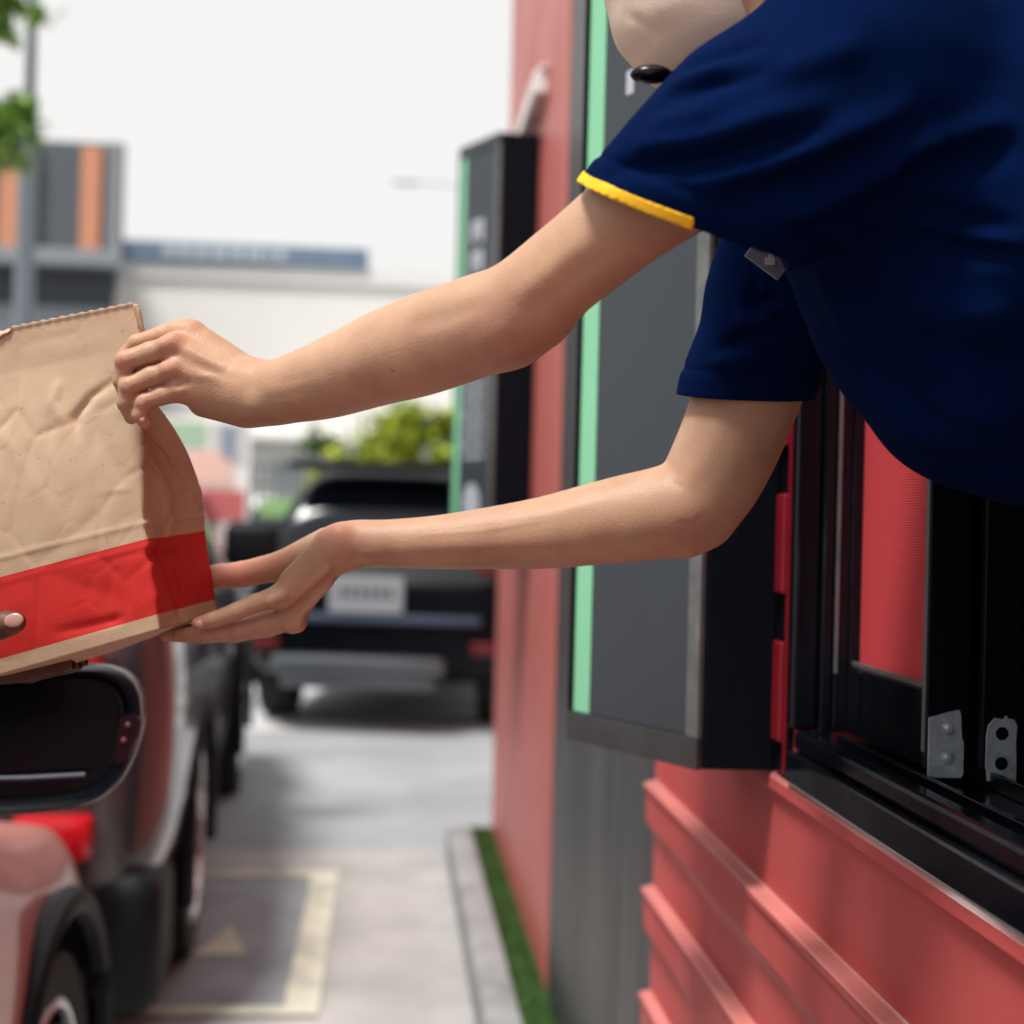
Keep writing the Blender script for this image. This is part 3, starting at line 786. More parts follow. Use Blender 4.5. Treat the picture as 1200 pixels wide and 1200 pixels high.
sub(s, ptx, 'plate_characters', mat('faded plate characters', (0.10, 0.11, 0.13), 0.5))
sub(s, MB().box((0, -0.010, 0.715), (1.30, 0.035, 0.055), 0.015), 'trim_bar', mat('bluish trim', (0.10, 0.13, 0.19), 0.3, metal=0.6), True)
skid = MB(); skid.box((-0.10, -0.030, 0.43), (1.08, 0.10, 0.12), 0.04); skid.box((-0.10, -0.015, 0.33), (0.96, 0.08, 0.10), 0.03)
sub(s, skid, 'skid_plate', CHROME, True)
for sx_ in (-1, 1):
    sub(s, MB().box((sx_*0.69, 0.0, 0.545), (0.20, 0.08, 0.085), 0.02), 'reflector', TAILD, True)
    sub(s, MB().box((sx_*0.70, 0.115, 1.02), (0.20, 0.12, 0.16), 0.03), 'tail_light', TAILD, True)
    sub(s, MB().tube([(sx_*0.60, 0.55, 1.715), (sx_*0.60, 0.7, 1.745), (sx_*0.60, 1.9, 1.745), (sx_*0.60, 2.1, 1.71)], 0.018), 'roof_rail', CHROME, True)
    mm = sub(s, MB().box((sx_*0.97, 2.55, 1.10), (0.22, 0.12, 0.16), 0.05), 'mirror', BLK, True)

# ---- grey SUV in the lane
GRYP = carpaint('gunmetal with painted red reflection', (0.075, 0.055, 0.060), 0.26, metal=0.45)  # base reddened to stand in for the red wall mirrored in its side
GS = [(0.0, .36, .84, .88, .82), (0.06, .31, .97, 1.0, .90), (0.16, .29, 1.06, 1.20, .955), (0.30, .32, 1.08, 1.46, .985), (0.48, .30, 1.09, 1.64, 1.0), (0.8, .28, 1.09, 1.71, 1.01),
      (1.3, .26, 1.08, 1.74, 1.0), (2.1, .25, 1.07, 1.73, .985), (2.6, .25, 1.05, 1.62, .97), (3.05, .25, 1.03, 1.34, .97), (3.4, .25, 1.02, 1.10, .96), (3.9, .26, .99, 1.03, .95), (4.4, .30, .90, .93, .90), (4.62, .40, .74, .77, .80)]
gw = 1.80
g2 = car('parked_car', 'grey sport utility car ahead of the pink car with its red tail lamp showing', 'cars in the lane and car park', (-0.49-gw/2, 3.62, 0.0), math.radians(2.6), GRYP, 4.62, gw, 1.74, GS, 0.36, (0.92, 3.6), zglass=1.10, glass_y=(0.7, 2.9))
for sx_ in (-1, 1):
    tl = MB(); tl.box((sx_*0.62, 0.03, 1.0), (0.20, 0.12, 0.14), 0.025); sub(g2, tl, 'tail_light', TAIL, True)
    mr = MB(); mr.box((sx_*0.945, 2.78, 1.20), (0.24, 0.13, 0.21), 0.055, seg=4); mr.box((sx_*0.90, 2.80, 1.12), (0.12, 0.06, 0.05), 0.015)
    mo = sub(g2, mr, 'mirror', TRIMB, True)
    sub(g2, MB().box((sx_*0.915, 1.75, 0.84), (0.03, 0.16, 0.03), 0.01), 'door_handle', CHROME, True)
    sub(g2, MB().box((sx_*0.912, 2.55, 0.84), (0.03, 0.16, 0.03), 0.01), 'door_handle', CHROME, True)
for sx_ in (-1, 1): sub(g2, MB().box((sx_*0.615, 0.0, 0.545), (0.19, 0.12, 0.105), 0.02), 'reflector', TAIL, True)
sub(g2, MB().box((0, -0.012, 0.93), (0.46, 0.03, 0.13), 0.006), 'number_plate', PLATE)
sub(g2, MB().box((0, 0.22, 0.27), (1.735, 0.40, 0.36), 0.07, seg=3), 'bumper', TRIMB, True)

# ---- pink car beside the window (the driver's)
PNK = carpaint('rose pink car paint', (0.60, 0.245, 0.205), 0.36, coat=0.5)
PS = [(0.0, .50, .80, .84, .86), (0.08, .38, .93, .96, .94), (0.3, .30, .96, 1.15, .985), (0.6, .27, .965, 1.36, 1.0), (1.0, .25, .965, 1.46, 1.0), (1.6, .24, .96, 1.48, 1.0), (2.2, .24, .95, 1.44, 1.0),
      (2.65, .24, .94, 1.24, 1.0), (3.05, .24, .76, .875, 1.0), (3.4, .25, .70, .805, .99), (3.65, .26, .68, .76, .975), (3.85, .30, .655, .715, .93), (3.98, .38, .61, .65, .84), (4.04, .46, .57, .59, .72)]
pw = 1.72
PX, PY = -0.505-pw/2, -0.86
pc = car('parked_car', 'pink car stopped beside the serving window with its black door mirror in front', 'cars in the lane and car park', (PX, PY, 0.0), 0.0, PNK, 4.04, pw, 1.48, PS, 0.30, (0.70, 3.36),
         zglass=0.97, glass_y=(0.5, 2.4), open_window=(1.55, 2.55, 0.97, 1.40))
hx = pw/2
for sx_ in (-1, 1):
    sub(pc, MB().box((sx_*0.50, 3.965, 0.56), (0.24, 0.10, 0.09), 0.04, seg=3), 'headlight', LAMPW, True)
    sub(pc, MB().box((sx_*0.68, 0.02, 0.80), (0.24, 0.10, 0.14), 0.03), 'tail_light', TAIL, True)
    sub(pc, MB().box((sx_*(hx+0.004), 1.35, 0.80), (0.03, 0.15, 0.03), 0.01), 'door_handle', PNK, True)
# door mirror, built where it stands (world), then handed to the car
def to_car(o):
    o.data.transform(Matrix.Translation((-PX, -PY, 0)))
def shell_section(outline, y, cx, cz, s):
    return [(cx+(x-cx)*s, y, cz+(z-cz)*s) for x, z in outline]
MD = 1.66
def mpy(px, py, Y):
    a = P(px, py, 1.0); return CAM+(a-CAM)*(Y/a.y)
def mpt(px, py): 
    v = P(px, py, MD); return (v.x, v.z)
mo_px = [(-60, 790), (0, 786), (60, 781), (112, 779), (135, 783), (155, 796), (166, 818), (167, 845), (161, 872), (150, 902), (134, 927), (110, 941), (60, 949), (0, 953), (-60, 955), (-90, 940), (-100, 870), (-90, 805)]
outl = [mpt(*p) for p in mo_px]
def smooth_loop(pts, it=2):
    for _ in range(it):
        q = []
        for a, b_ in zip(pts, pts[1:]+pts[:1]): q += [(a[0]*.75+b_[0]*.25, a[1]*.75+b_[1]*.25), (a[0]*.25+b_[0]*.75, a[1]*.25+b_[1]*.75)]
        pts = q
    return pts
outl = smooth_loop(outl)
cx = sum(p[0] for p in outl)/len(outl); cz = sum(p[1] for p in outl)/len(outl)
yb0 = MD+0.02
hb = MB(); rings = []
# rim comes back inside to the glass; shell bulges forward (away from us)
for s_, dy in ((0.80, 0.018), (0.845, 0.004), (0.90, -0.006), (0.955, -0.008), (0.99, 0.0), (1.0, 0.014), (0.995, 0.04), (0.95, 0.07), (0.84, 0.095), (0.62, 0.112), (0.3, 0.12)):
    rings.append([hb.bm.verts.new(p) for p in shell_section(outl, yb0+dy, cx, cz, s_)])
for a, b_ in zip(rings, rings[1:]):
    for k in range(len(a)): hb.bm.faces.new((a[k], a[(k+1) % len(a)], b_[(k+1) % len(a)], b_[k]))
hb.bm.faces.new(rings[-1]); hb.bm.faces.new(rings[0][::-1])
MIRB = mat('black mirror housing', (0.0025, 0.0035, 0.006), 0.3, spec=0.3)
mh = hb.build('mirror', MIRB, None, True); to_car(mh); setpar(mh, pc)
gb = MB()
gpts = [(cx+(x-cx)*0.78-0.004, yb0+0.012, cz+(z-cz)*0.76+0.004) for x, z in outl]
gb.bm.faces.new([gb.bm.verts.new(p) for p in gpts])
r_ = bmesh.ops.extrude_face_region(gb.bm, geom=gb.bm.faces[:]); bmesh.ops.translate(gb.bm, vec=(0, 0.004, 0), verts=[v for v in r_['geom'] if isinstance(v, bmesh.types.BMVert)])
mg = gb.build('mirror_glass', mat('mirror glass with painted dark reflection', (0.004, 0.004, 0.007), 0.12, spec=0.2), None); to_car(mg); setpar(mg, mh)  # near-black base stands in for the dark cabin the glass reflects
# lower lip of the glass, coloured paler to paint its highlight
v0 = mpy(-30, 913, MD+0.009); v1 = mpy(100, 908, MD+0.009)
lb = MB().tube([v0, (v0*0.5+v1*0.5)+Vector((0, 0, -0.001)), v1], 0.0028, 8); o_ = lb.build('mirror_lip', mat('lip with painted highlight', (0.10, 0.12, 0.14), 0.3), None, True); to_car(o_); setpar(o_, mh)
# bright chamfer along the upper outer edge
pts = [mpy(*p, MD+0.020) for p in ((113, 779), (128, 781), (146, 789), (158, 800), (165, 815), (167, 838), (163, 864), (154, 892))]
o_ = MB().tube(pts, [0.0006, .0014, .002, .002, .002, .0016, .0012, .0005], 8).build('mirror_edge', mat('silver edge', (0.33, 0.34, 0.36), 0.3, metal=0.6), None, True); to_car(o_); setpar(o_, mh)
# indicator lamp with two dots
ipx = [(141, 842), (156, 836), (163, 842), (160, 864), (150, 890), (140, 896), (134, 892), (136, 868)]
ib = MB(); f = ib.bm.faces.new([ib.bm.verts.new(mpy(a, b_, MD+0.0095)) for a, b_ in ipx])
r_ = bmesh.ops.extrude_face_region(ib.bm, geom=[f]); bmesh.ops.translate(ib.bm, vec=(0, 0.02, 0), verts=[v for v in r_['geom'] if isinstance(v, bmesh.types.BMVert)])
o_ = ib.build('indicator', mat('dark red lens', (0.016, 0.003, 0.006), 0.35, spec=0.2), None); to_car(o_); setpar(o_, mh)
for a, b_ in ((150, 850), (145, 868)):
    c = mpy(a, b_, MD+0.009)
    o2 = MB().sphere(c, (0.0034, 0.0016, 0.0034)).build('led', mat('pink led', (0.16, 0.04, 0.05), 0.3), None, True); to_car(o2); setpar(o2, mh)
arm = MB().tube([P(-110, 925, MD+0.07), P(-190, 935, MD+0.08), Vector((-0.56, MD+0.10, 1.0))], [0.03, 0.03, 0.035], 12)
o_ = arm.build('mirror_arm', TRIMB, None, True); to_car(o_); setpar(o_, mh)

# ---- far cars
REDC = carpaint('red car paint', (0.48, 0.02, 0.03), 0.25)
WHC = carpaint('white car paint', (0.74, 0.74, 0.75), 0.3)
car('parked_car', 'red car in the distance just right of the paper bag', 'cars in the lane and car park', (-3.05, 17.2, 0), math.radians(-4), REDC, 4.36, 1.78, 1.70, SUVS, 0.35, (0.78, 3.4), zglass=1.04, glass_y=(0.62, 2.75), detail=False)
car('parked_car', 'white car in the distance between the red car and the black car', 'cars in the lane and car park', (-2.35, 24.5, 0), math.radians(5), WHC, 4.36, 1.75, 1.60, SUVS, 0.34, (0.78, 3.4), zglass=1.04, glass_y=(0.62, 2.75), detail=False)

# ------------------------------------------------------------------ skin and cloth materials
def skin_mat(name, base, dark, red, rough=0.50):
    m = mat(name, base, rough, spec=0.33, sss=0.05)
    n = m.node_tree; b = n.nodes['Principled BSDF']
    tc = n.nodes.new('ShaderNodeTexCoord')
    nz = n.nodes.new('ShaderNodeTexNoise'); nz.inputs['Scale'].default_value = 34; nz.inputs['Detail'].default_value = 6; nz.inputs['Roughness'].default_value = .6
    n.links.new(tc.outputs['Object'], nz.inputs['Vector'])
    mp = n.nodes.new('ShaderNodeMapRange'); mp.inputs[1].default_value = .3; mp.inputs[2].default_value = .72
    n.links.new(nz.outputs['Fac'], mp.inputs[0])
    m1 = n.nodes.new('ShaderNodeMix'); m1.data_type = 'RGBA'; m1.inputs[6].default_value = (*base, 1); m1.inputs[7].default_value = (*dark, 1)
    n.links.new(mp.outputs[0], m1.inputs[0])
    at = n.nodes.new('ShaderNodeAttribute'); at.attribute_name = 'flush'
    m2 = n.nodes.new('ShaderNodeMix'); m2.data_type = 'RGBA'; m2.inputs[7].default_value = (*red, 1)
    n.links.new(at.outputs['Fac'], m2.inputs[0]); n.links.new(m1.outputs[2], m2.inputs[6]); n.links.new(m2.outputs[2], b.inputs['Base Color'])
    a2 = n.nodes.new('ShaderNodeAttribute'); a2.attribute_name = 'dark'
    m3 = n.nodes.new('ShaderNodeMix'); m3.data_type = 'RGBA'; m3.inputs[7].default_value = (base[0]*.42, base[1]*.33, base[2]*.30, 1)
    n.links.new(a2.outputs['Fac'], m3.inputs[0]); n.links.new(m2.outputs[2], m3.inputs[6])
    n4 = n.nodes.new('ShaderNodeTexNoise'); n4.inputs['Scale'].default_value = 9; n4.inputs['Detail'].default_value = 4
    n.links.new(tc.outputs['Object'], n4.inputs['Vector'])
    hs = n.nodes.new('ShaderNodeHueSaturation'); mr = n.nodes.new('ShaderNodeMapRange'); mr.inputs[1].default_value = .3; mr.inputs[2].default_value = .7; mr.inputs[3].default_value = .86; mr.inputs[4].default_value = 1.10
    n.links.new(n4.outputs['Fac'], mr.inputs[0]); n.links.new(mr.outputs[0], hs.inputs['Value']); n.links.new(m3.outputs[2], hs.inputs['Color']); n.links.new(hs.outputs[0], b.inputs['Base Color'])
    # pores and fine lines
    n2 = n.nodes.new('ShaderNodeTexNoise'); n2.inputs['Scale'].default_value = 420; n2.inputs['Detail'].default_value = 3
    n3 = n.nodes.new('ShaderNodeTexVoronoi'); n3.inputs['Scale'].default_value = 520
    n.links.new(tc.outputs['Object'], n2.inputs['Vector']); n.links.new(tc.outputs['Object'], n3.inputs['Vector'])
    ad = n.nodes.new('ShaderNodeMath'); ad.operation = 'ADD'; n.links.new(n2.outputs['Fac'], ad.inputs[0]); n.links.new(n3.outputs['Distance'], ad.inputs[1])
    bp = n.nodes.new('ShaderNodeBump'); bp.inputs['Strength'].default_value = .22; bp.inputs['Distance'].default_value = .0007
    n.links.new(ad.outputs[0], bp.inputs['Height']); n.links.new(bp.outputs[0], b.inputs['Normal'])
    return m
SKIN = skin_mat('light tan skin', (0.49, 0.305, 0.200), (0.42, 0.245, 0.153), (0.54, 0.235, 0.165))
SKIND = skin_mat('deep brown skin', (0.085, 0.038, 0.024), (0.06, 0.026, 0.018), (0.20, 0.08, 0.055))
NAIL = mat('fingernail', (0.66, 0.36, 0.30), 0.25, spec=0.5, coat=0.2)
NAVY = mat('navy polo knit', (0.0009, 0.0075, 0.044), 0.95, spec=0.03, var=0.18, vscale=16, bump=0.35, bscale=900, bdist=0.0006)
b_ = NAVY.node_tree.nodes['Principled BSDF']; b_.inputs['Sheen Weight'].default_value = 0.0; b_.inputs['Sheen Roughness'].default_value = 0.5
b_.inputs['Sheen Tint'].default_value = (0.15, 0.3, 0.9, 1)
YEL = mat('yellow cuff trim', (0.86, 0.50, 0.010), 0.75, bump=0.4, bscale=700, bdist=0.0006)
MASKM = mat('beige cotton', (0.68, 0.565, 0.45), 0.85, var=0.06, vscale=30, bump=0.5, bscale=620, bdist=0.0006)
HAIR = mat('black hair', (0.012, 0.010, 0.009), 0.45)
TROUS = mat('black trousers', (0.012, 0.012, 0.014), 0.85)
CLEAR = mat('clear badge plastic', (0.55, 0.58, 0.62), 0.12, trans=0.75, coat=0.5)

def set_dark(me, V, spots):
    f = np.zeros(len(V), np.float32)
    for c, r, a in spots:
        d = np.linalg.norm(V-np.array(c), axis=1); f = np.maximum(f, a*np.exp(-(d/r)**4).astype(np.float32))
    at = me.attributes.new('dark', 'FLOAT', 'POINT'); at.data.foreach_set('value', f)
def set_flush(me, V, spots):
    f = np.zeros(len(V), np.float32)
    for c, r, a in spots:
        d = np.linalg.norm(V-np.array(c), axis=1); f = np.maximum(f, a*np.exp(-(d/r)**2).astype(np.float32))
    at = me.attributes.new('flush', 'FLOAT', 'POINT'); at.data.foreach_set('value', f)

# ------------------------------------------------------------------ the paper bag
def bag():
    # camera-aligned frame: X right, Y away, Z up
    def W(v): return CAM + RIGHT*v[0] + FWD*v[1] + UP*v[2]
    def cc(px, py, d): return np.array([(px-600)/FPX*d, d, (600-py)/FPX*d])
    bfr = cc(187, 738, 1.300); tfr = cc(156.5, 355, 1.306)            # front right edge, bottom and top
    exb = np.array([.938, -.205, .272]); exb /= np.linalg.norm(exb)
    ext = np.array([.965, -.20, .155]); ext /= np.linalg.norm(ext)
    eyb = np.array([.205, .965, .045]); eyb /= np.linalg.norm(eyb)      # towards the back
    Wd = 0.225; Dp = 0.128
    nu, ng, nv = 96, 40, 140
    us = []                                                            # perimeter: front (L->R), right gusset, back (R->L), left gusset
    per = [('f', i/nu) for i in range(nu)]+[('r', i/ng) for i in range(ng)]+[('b', i/nu) for i in range(nu)]+[('l', i/ng) for i in range(ng)]
    V = []; UV = []; N = len(per)
    for j in range(nv+1):
        v = j/nv
        # depth of the bag: open at the bottom, pinched flat at the top
        pin = min(1, max(0, (v-0.34)/0.38)); pin = pin*pin
        D = Dp*(1-pin)+0.010*pin
        fold = 0.003+0.022*min(1, max(0, (v-0.40)/0.3))*(1-0.72*min(1, max(0, (v-0.62)/.2)))      # gusset tucks in
        ex = exb*(1-v)+ext*v; ex = ex/np.linalg.norm(ex)
        # the front right edge is not straight: it bulges a little where the hand pinches it
        edge = bfr*(1-v)+tfr*v+np.array([1, 0, 0])*(-0.0065*math.sin(PI*min(1, v/0.66)) if v < 0.66 else 0.004*math.sin(PI*(v-0.66)/0.34))
        ey = eyb
        for k, t in per:
            if k == 'f': p = edge-ex*Wd*(1-t); uv = (t*Wd, v*.29)
            elif k == 'r': p = edge+ey*D*t-ex*fold*(1-abs(2*t-1))**1.0; uv = (Wd+t*Dp, v*.29)
            elif k == 'b': p = edge+ey*D-ex*Wd*t; uv = (Wd+Dp+t*Wd, v*.29)
            else: p = edge-ex*Wd+ey*D*(1-t)+ex*fold*(1-abs(2*t-1)); uv = (2*Wd+Dp+t*Dp, v*.29)
            if k in 'fb':                                                # belly of the filled bag
                bel = math.sin(PI*t)*math.sin(PI*min(1, v*1.15))*0.010
                p = p+(-ey if k == 'f' else ey)*bel
                if v < 0.03: p = p-ex*0
            V.append(p); UV.append(uv)
    V = np.array(V)
    # crumples: sharp-ridged facets plus long creases
    Nn = np.zeros_like(V)
    def cid(i, j): return j*N+(i % N)
    for i in range(N):
        k = per[i][0]
        n_ = {'f': -eyb, 'b': eyb, 'r': exb, 'l': -exb}[k]
        for j in range(nv+1): Nn[cid(i, j)] = n_
    S = np.array(UV)
    def ridged(x, y, sc, sd):
        q = mnoise.cell_vector(Vector((0, 0, 0)))
        dd, _ = mnoise.voronoi(Vector((x*sc+sd, y*sc*0.8-sd, sd*.3)))
        return dd[1]-dd[0]
    for idx in range(len(V)):
        x, y = S[idx]; i = idx % N
        isf = per[i][0]
        amp = 1.0 if isf in 'fb' else 1.25
        vv = y/.29
        env = min(1, vv*8+0.2)*min(1, (1-vv)*9+0.12)
        h = -0.0040*math.exp(-(ridged(x, y, 15, 1.3)/0.07)**1.4)*(.5+.5*mnoise.noise(Vector((x*14, y*14, 3)))) + 0.0010*mnoise.noise(Vector((x*9, y*7, 0.7))) + 0.0060*(0.25-abs(mnoise.noise(Vector((x*8+y*3, y*7-x*2, 5.1))))) + 0.0030*(0.2-abs(mnoise.noise(Vector((x*17-y*9, y*15+x*5, 8.8)))))
        h += -0.0018*math.exp(-(ridged(x, y, 34, 4.1)/0.06)**1.4)*max(0, mnoise.noise(Vector((x*20, y*20, 9)))+.25) + 0.0012*mnoise.noise(Vector((x*60, y*42, 2.2)))
        # factory fold lines across the bag
        for yc, a in ((0.095, 0.0022), (0.0745, 0.0012)):
            dl = abs(y-yc+0.010*(x-0.16)); h += a*math.exp(-(dl/0.0020)**1.5)
        V[idx] += Nn[idx]*h*amp*env*(0.40 if isf in 'fb' else 0.9)
    # long deliberate creases on the front: (px points, width m, depth m)
    cr = [([(95, 520), (88, 490), (105, 465), (128, 448), (140, 430)], .006, -.006), ([(75, 500), (62, 470), (70, 440)], .008, .003), ([(0, 607), (40, 596), (62, 588)], .0035, -.004),
          ([(62, 588), (110, 578), (157, 572)], .0035, .003), ([(0, 500), (30, 545), (60, 588)], .009, .004), ([(60, 588), (64, 540), (58, 480)], .010, -.004), ([(62, 588), (90, 620), (105, 650)], .006, .0025),
          ([(10, 700), (70, 680), (120, 660), (172, 645)], .0035, -.003), ([(112, 650), (105, 680), (100, 705)], .005, -.003), ([(60, 742), (110, 732), (150, 722)], .006, -.004), ([(172, 660), (180, 700), (187, 736)], .004, .002)]
    front = np.array([per[i % N][0] == 'f' for i in range(len(V))])
    def plane_pt(px, py):     # on the front plane
        n_ = np.cross(exb, np.array([-.08, 0, 1])); r = np.array([(px-600)/FPX, 1, (600-py)/FPX]); return r*((bfr@n_)/(r@n_))
    for pl, wd, dp_ in cr:
        dist, par = polydist(V, [plane_pt(*p) for p in pl])
        a = np.exp(-(dist/(wd*.6))**1.5)*dp_*.75*np.clip(np.minimum(par, 1-par)*5, 0, 1)*front
        V += -eyb*a[:, None]
    # gusset creases
    gs = np.array([per[i % N][0] == 'r' for i in range(len(V))]); gt = np.array([per[i % N][1] for i in range(len(V))])
    vv = S[:, 1]/.29
    h = 0.006*np.exp(-((gt-0.42-0.10*np.sin(vv*9))/0.10)**2)*np.clip((vv-.22)*6, 0, 1)*np.clip((.62-vv)*5, 0, 1)
    h += -0.005*np.exp(-((gt-0.25-0.9*np.maximum(0, 0.22-vv))/0.05)**2)*(vv < .26)
    h += 0.0012*np.exp(-((vv-.52+0.25*(gt-.5))/.03)**2) - 0.004*np.exp(-((vv-.23)/.02)**2)*(gt < .6)
    V += exb*(h*gs)[:, None]
    # serrated top with thumb notch on the front lip
    top = np.arange(nv*N, (nv+1)*N)
    bm_ = bmesh.new(); uvl = bm_.loops.layers.uv.new('uv')
    bv = [bm_.verts.new(W(p)) for p in V]
    for j in range(nv):
        for i in range(N):
            q = [cid(i, j), cid(i+1, j), cid(i+1, j+1), cid(i, j+1)]
            f = bm_.faces.new([bv[k] for k in q]); f.smooth = True
            for lp, k in zip(f.loops, q):
                u = UV[k]; lp[uvl].uv = (u[0] if not (i == N-1 and k % N == 0) else 2*(Wd+Dp), u[1])
    # bottom: filled rectangle patch with a soft sag
    ring = [bv[i] for i in range(N)]
    cen = sum((v.co for v in ring), Vector())/N
    prev = ring
    for s_ in (0.97, 0.8, 0.5, 0.2):
        cur = [bm_.verts.new(cen+(v.co-cen)*s_ - UP*(0.010*(1-s_))) for v in ring]
        for i in range(N):
            f = bm_.faces.new((prev[(i+1) % N], prev[i], cur[i], cur[(i+1) % N])); f.smooth = True
            for lp in f.loops: lp[uvl].uv = (0, 0.0)
        prev = cur
    f = bm_.faces.new(prev[::-1])
    for lp in f.loops: lp[uvl].uv = (0, 0.0)
    # pinking: move the top rim up/down in teeth, notch in the middle of the front
    for i in range(N):
        v = bv[nv*N+i]; k, t = per[i]
        v.co += UP*(0.0006 if (i//2) % 2 else -0.0005)
        if k == 'f':
            xm = abs((t-0.40)*Wd)
            if xm < 0.017: v.co -= UP*(0.0075*math.sqrt(max(0, 1-(xm/0.017)**2)))
            v.co -= FWD*0.0015
        if k == 'b': v.co += UP*0.0005
    me = bpy.data.meshes.new('paper_bag'); bmesh.ops.recalc_face_normals(bm_, faces=bm_.faces[:]); bm_.to_mesh(me); bm_.free()
    m = mat('kraft paper', (0.56, 0.385, 0.235), 0.72, spec=0.3)
    n = m.node_tree; b = n.nodes['Principled BSDF']
    uvn = n.nodes.new('ShaderNodeUVMap'); uvn.uv_map = 'uv'
    sp = n.nodes.new('ShaderNodeSeparateXYZ'); n.links.new(uvn.outputs[0], sp.inputs[0])
    tc = n.nodes.new('ShaderNodeTexCoord')
    def noise(sc, det=5, stretch=None):
        z = n.nodes.new('ShaderNodeTexNoise'); z.inputs['Scale'].default_value = sc; z.inputs['Detail'].default_value = det
        src = tc.outputs['Object']
        if stretch:
            mp_ = n.nodes.new('ShaderNodeMapping'); mp_.inputs['Scale'].default_value = stretch; n.links.new(src, mp_.inputs[0]); src = mp_.outputs[0]
        n.links.new(src, z.inputs['Vector']); return z
    def mathn(op, a, b_, c=None):
        z = n.nodes.new('ShaderNodeMath'); z.operation = op
        for i, q in enumerate((a, b_, c)):
            if q is None: continue
            if isinstance(q, (int, float)): z.inputs[i].default_value = q
            else: n.links.new(q, z.inputs[i])
        return z.outputs[0]
    def mixc(f, a, b_):
        z = n.nodes.new('ShaderNodeMix'); z.data_type = 'RGBA'
        n.links.new(f, z.inputs[0])
        for i, q in ((6, a), (7, b_)):
            if isinstance(q, tuple): z.inputs[i].default_value = (*q, 1)
            else: n.links.new(q, z.inputs[i])
        return z.outputs[2]
    big = noise(14); fib = noise(300, 3, (1, 1, 2.2)); speck = noise(160, 2)
    kr = mixc(big.outputs['Fac'], (0.57, 0.435, 0.305), (0.47, 0.335, 0.215))
    sk = n.nodes.new('ShaderNodeMapRange'); sk.inputs[1].default_value = .68; sk.inputs[2].default_value = .76; n.links.new(speck.outputs['Fac'], sk.inputs[0])
    kr = mixc(mathn('MULTIPLY', sk.outputs[0], 0.55), kr, (0.33, 0.19, 0.09))
    rd = mixc(big.outputs['Fac'], (0.60, 0.034, 0.028), (0.52, 0.024, 0.021))
    band = mathn('MULTIPLY', mathn('GREATER_THAN', sp.outputs[1], 0.0135), mathn('LESS_THAN', sp.outputs[1], 0.080))
    n.links.new(mixc(band, kr, rd), b.inputs['Base Color'])
    bp = n.nodes.new('ShaderNodeBump'); bp.inputs['Strength'].default_value = .25; bp.inputs['Distance'].default_value = .0006
    n.links.new(fib.outputs['Fac'], bp.inputs['Height']); n.links.new(bp.outputs[0], b.inputs['Normal'])
    base = W(bfr-exb*Wd*.5+eyb*Dp*.5)
    o = link('paper_bag', me, None, m)
    me.transform(Matrix.Translation(-base)); o.location = base
    sol = o.modifiers.new('thickness', 'SOLIDIFY'); sol.thickness = 0.0009; sol.offset = -1
    tag(o, 'kraft paper takeaway bag with a broad red band near its bottom, held between the hands', 'paper bag')
    return o
paper_bag = bag()

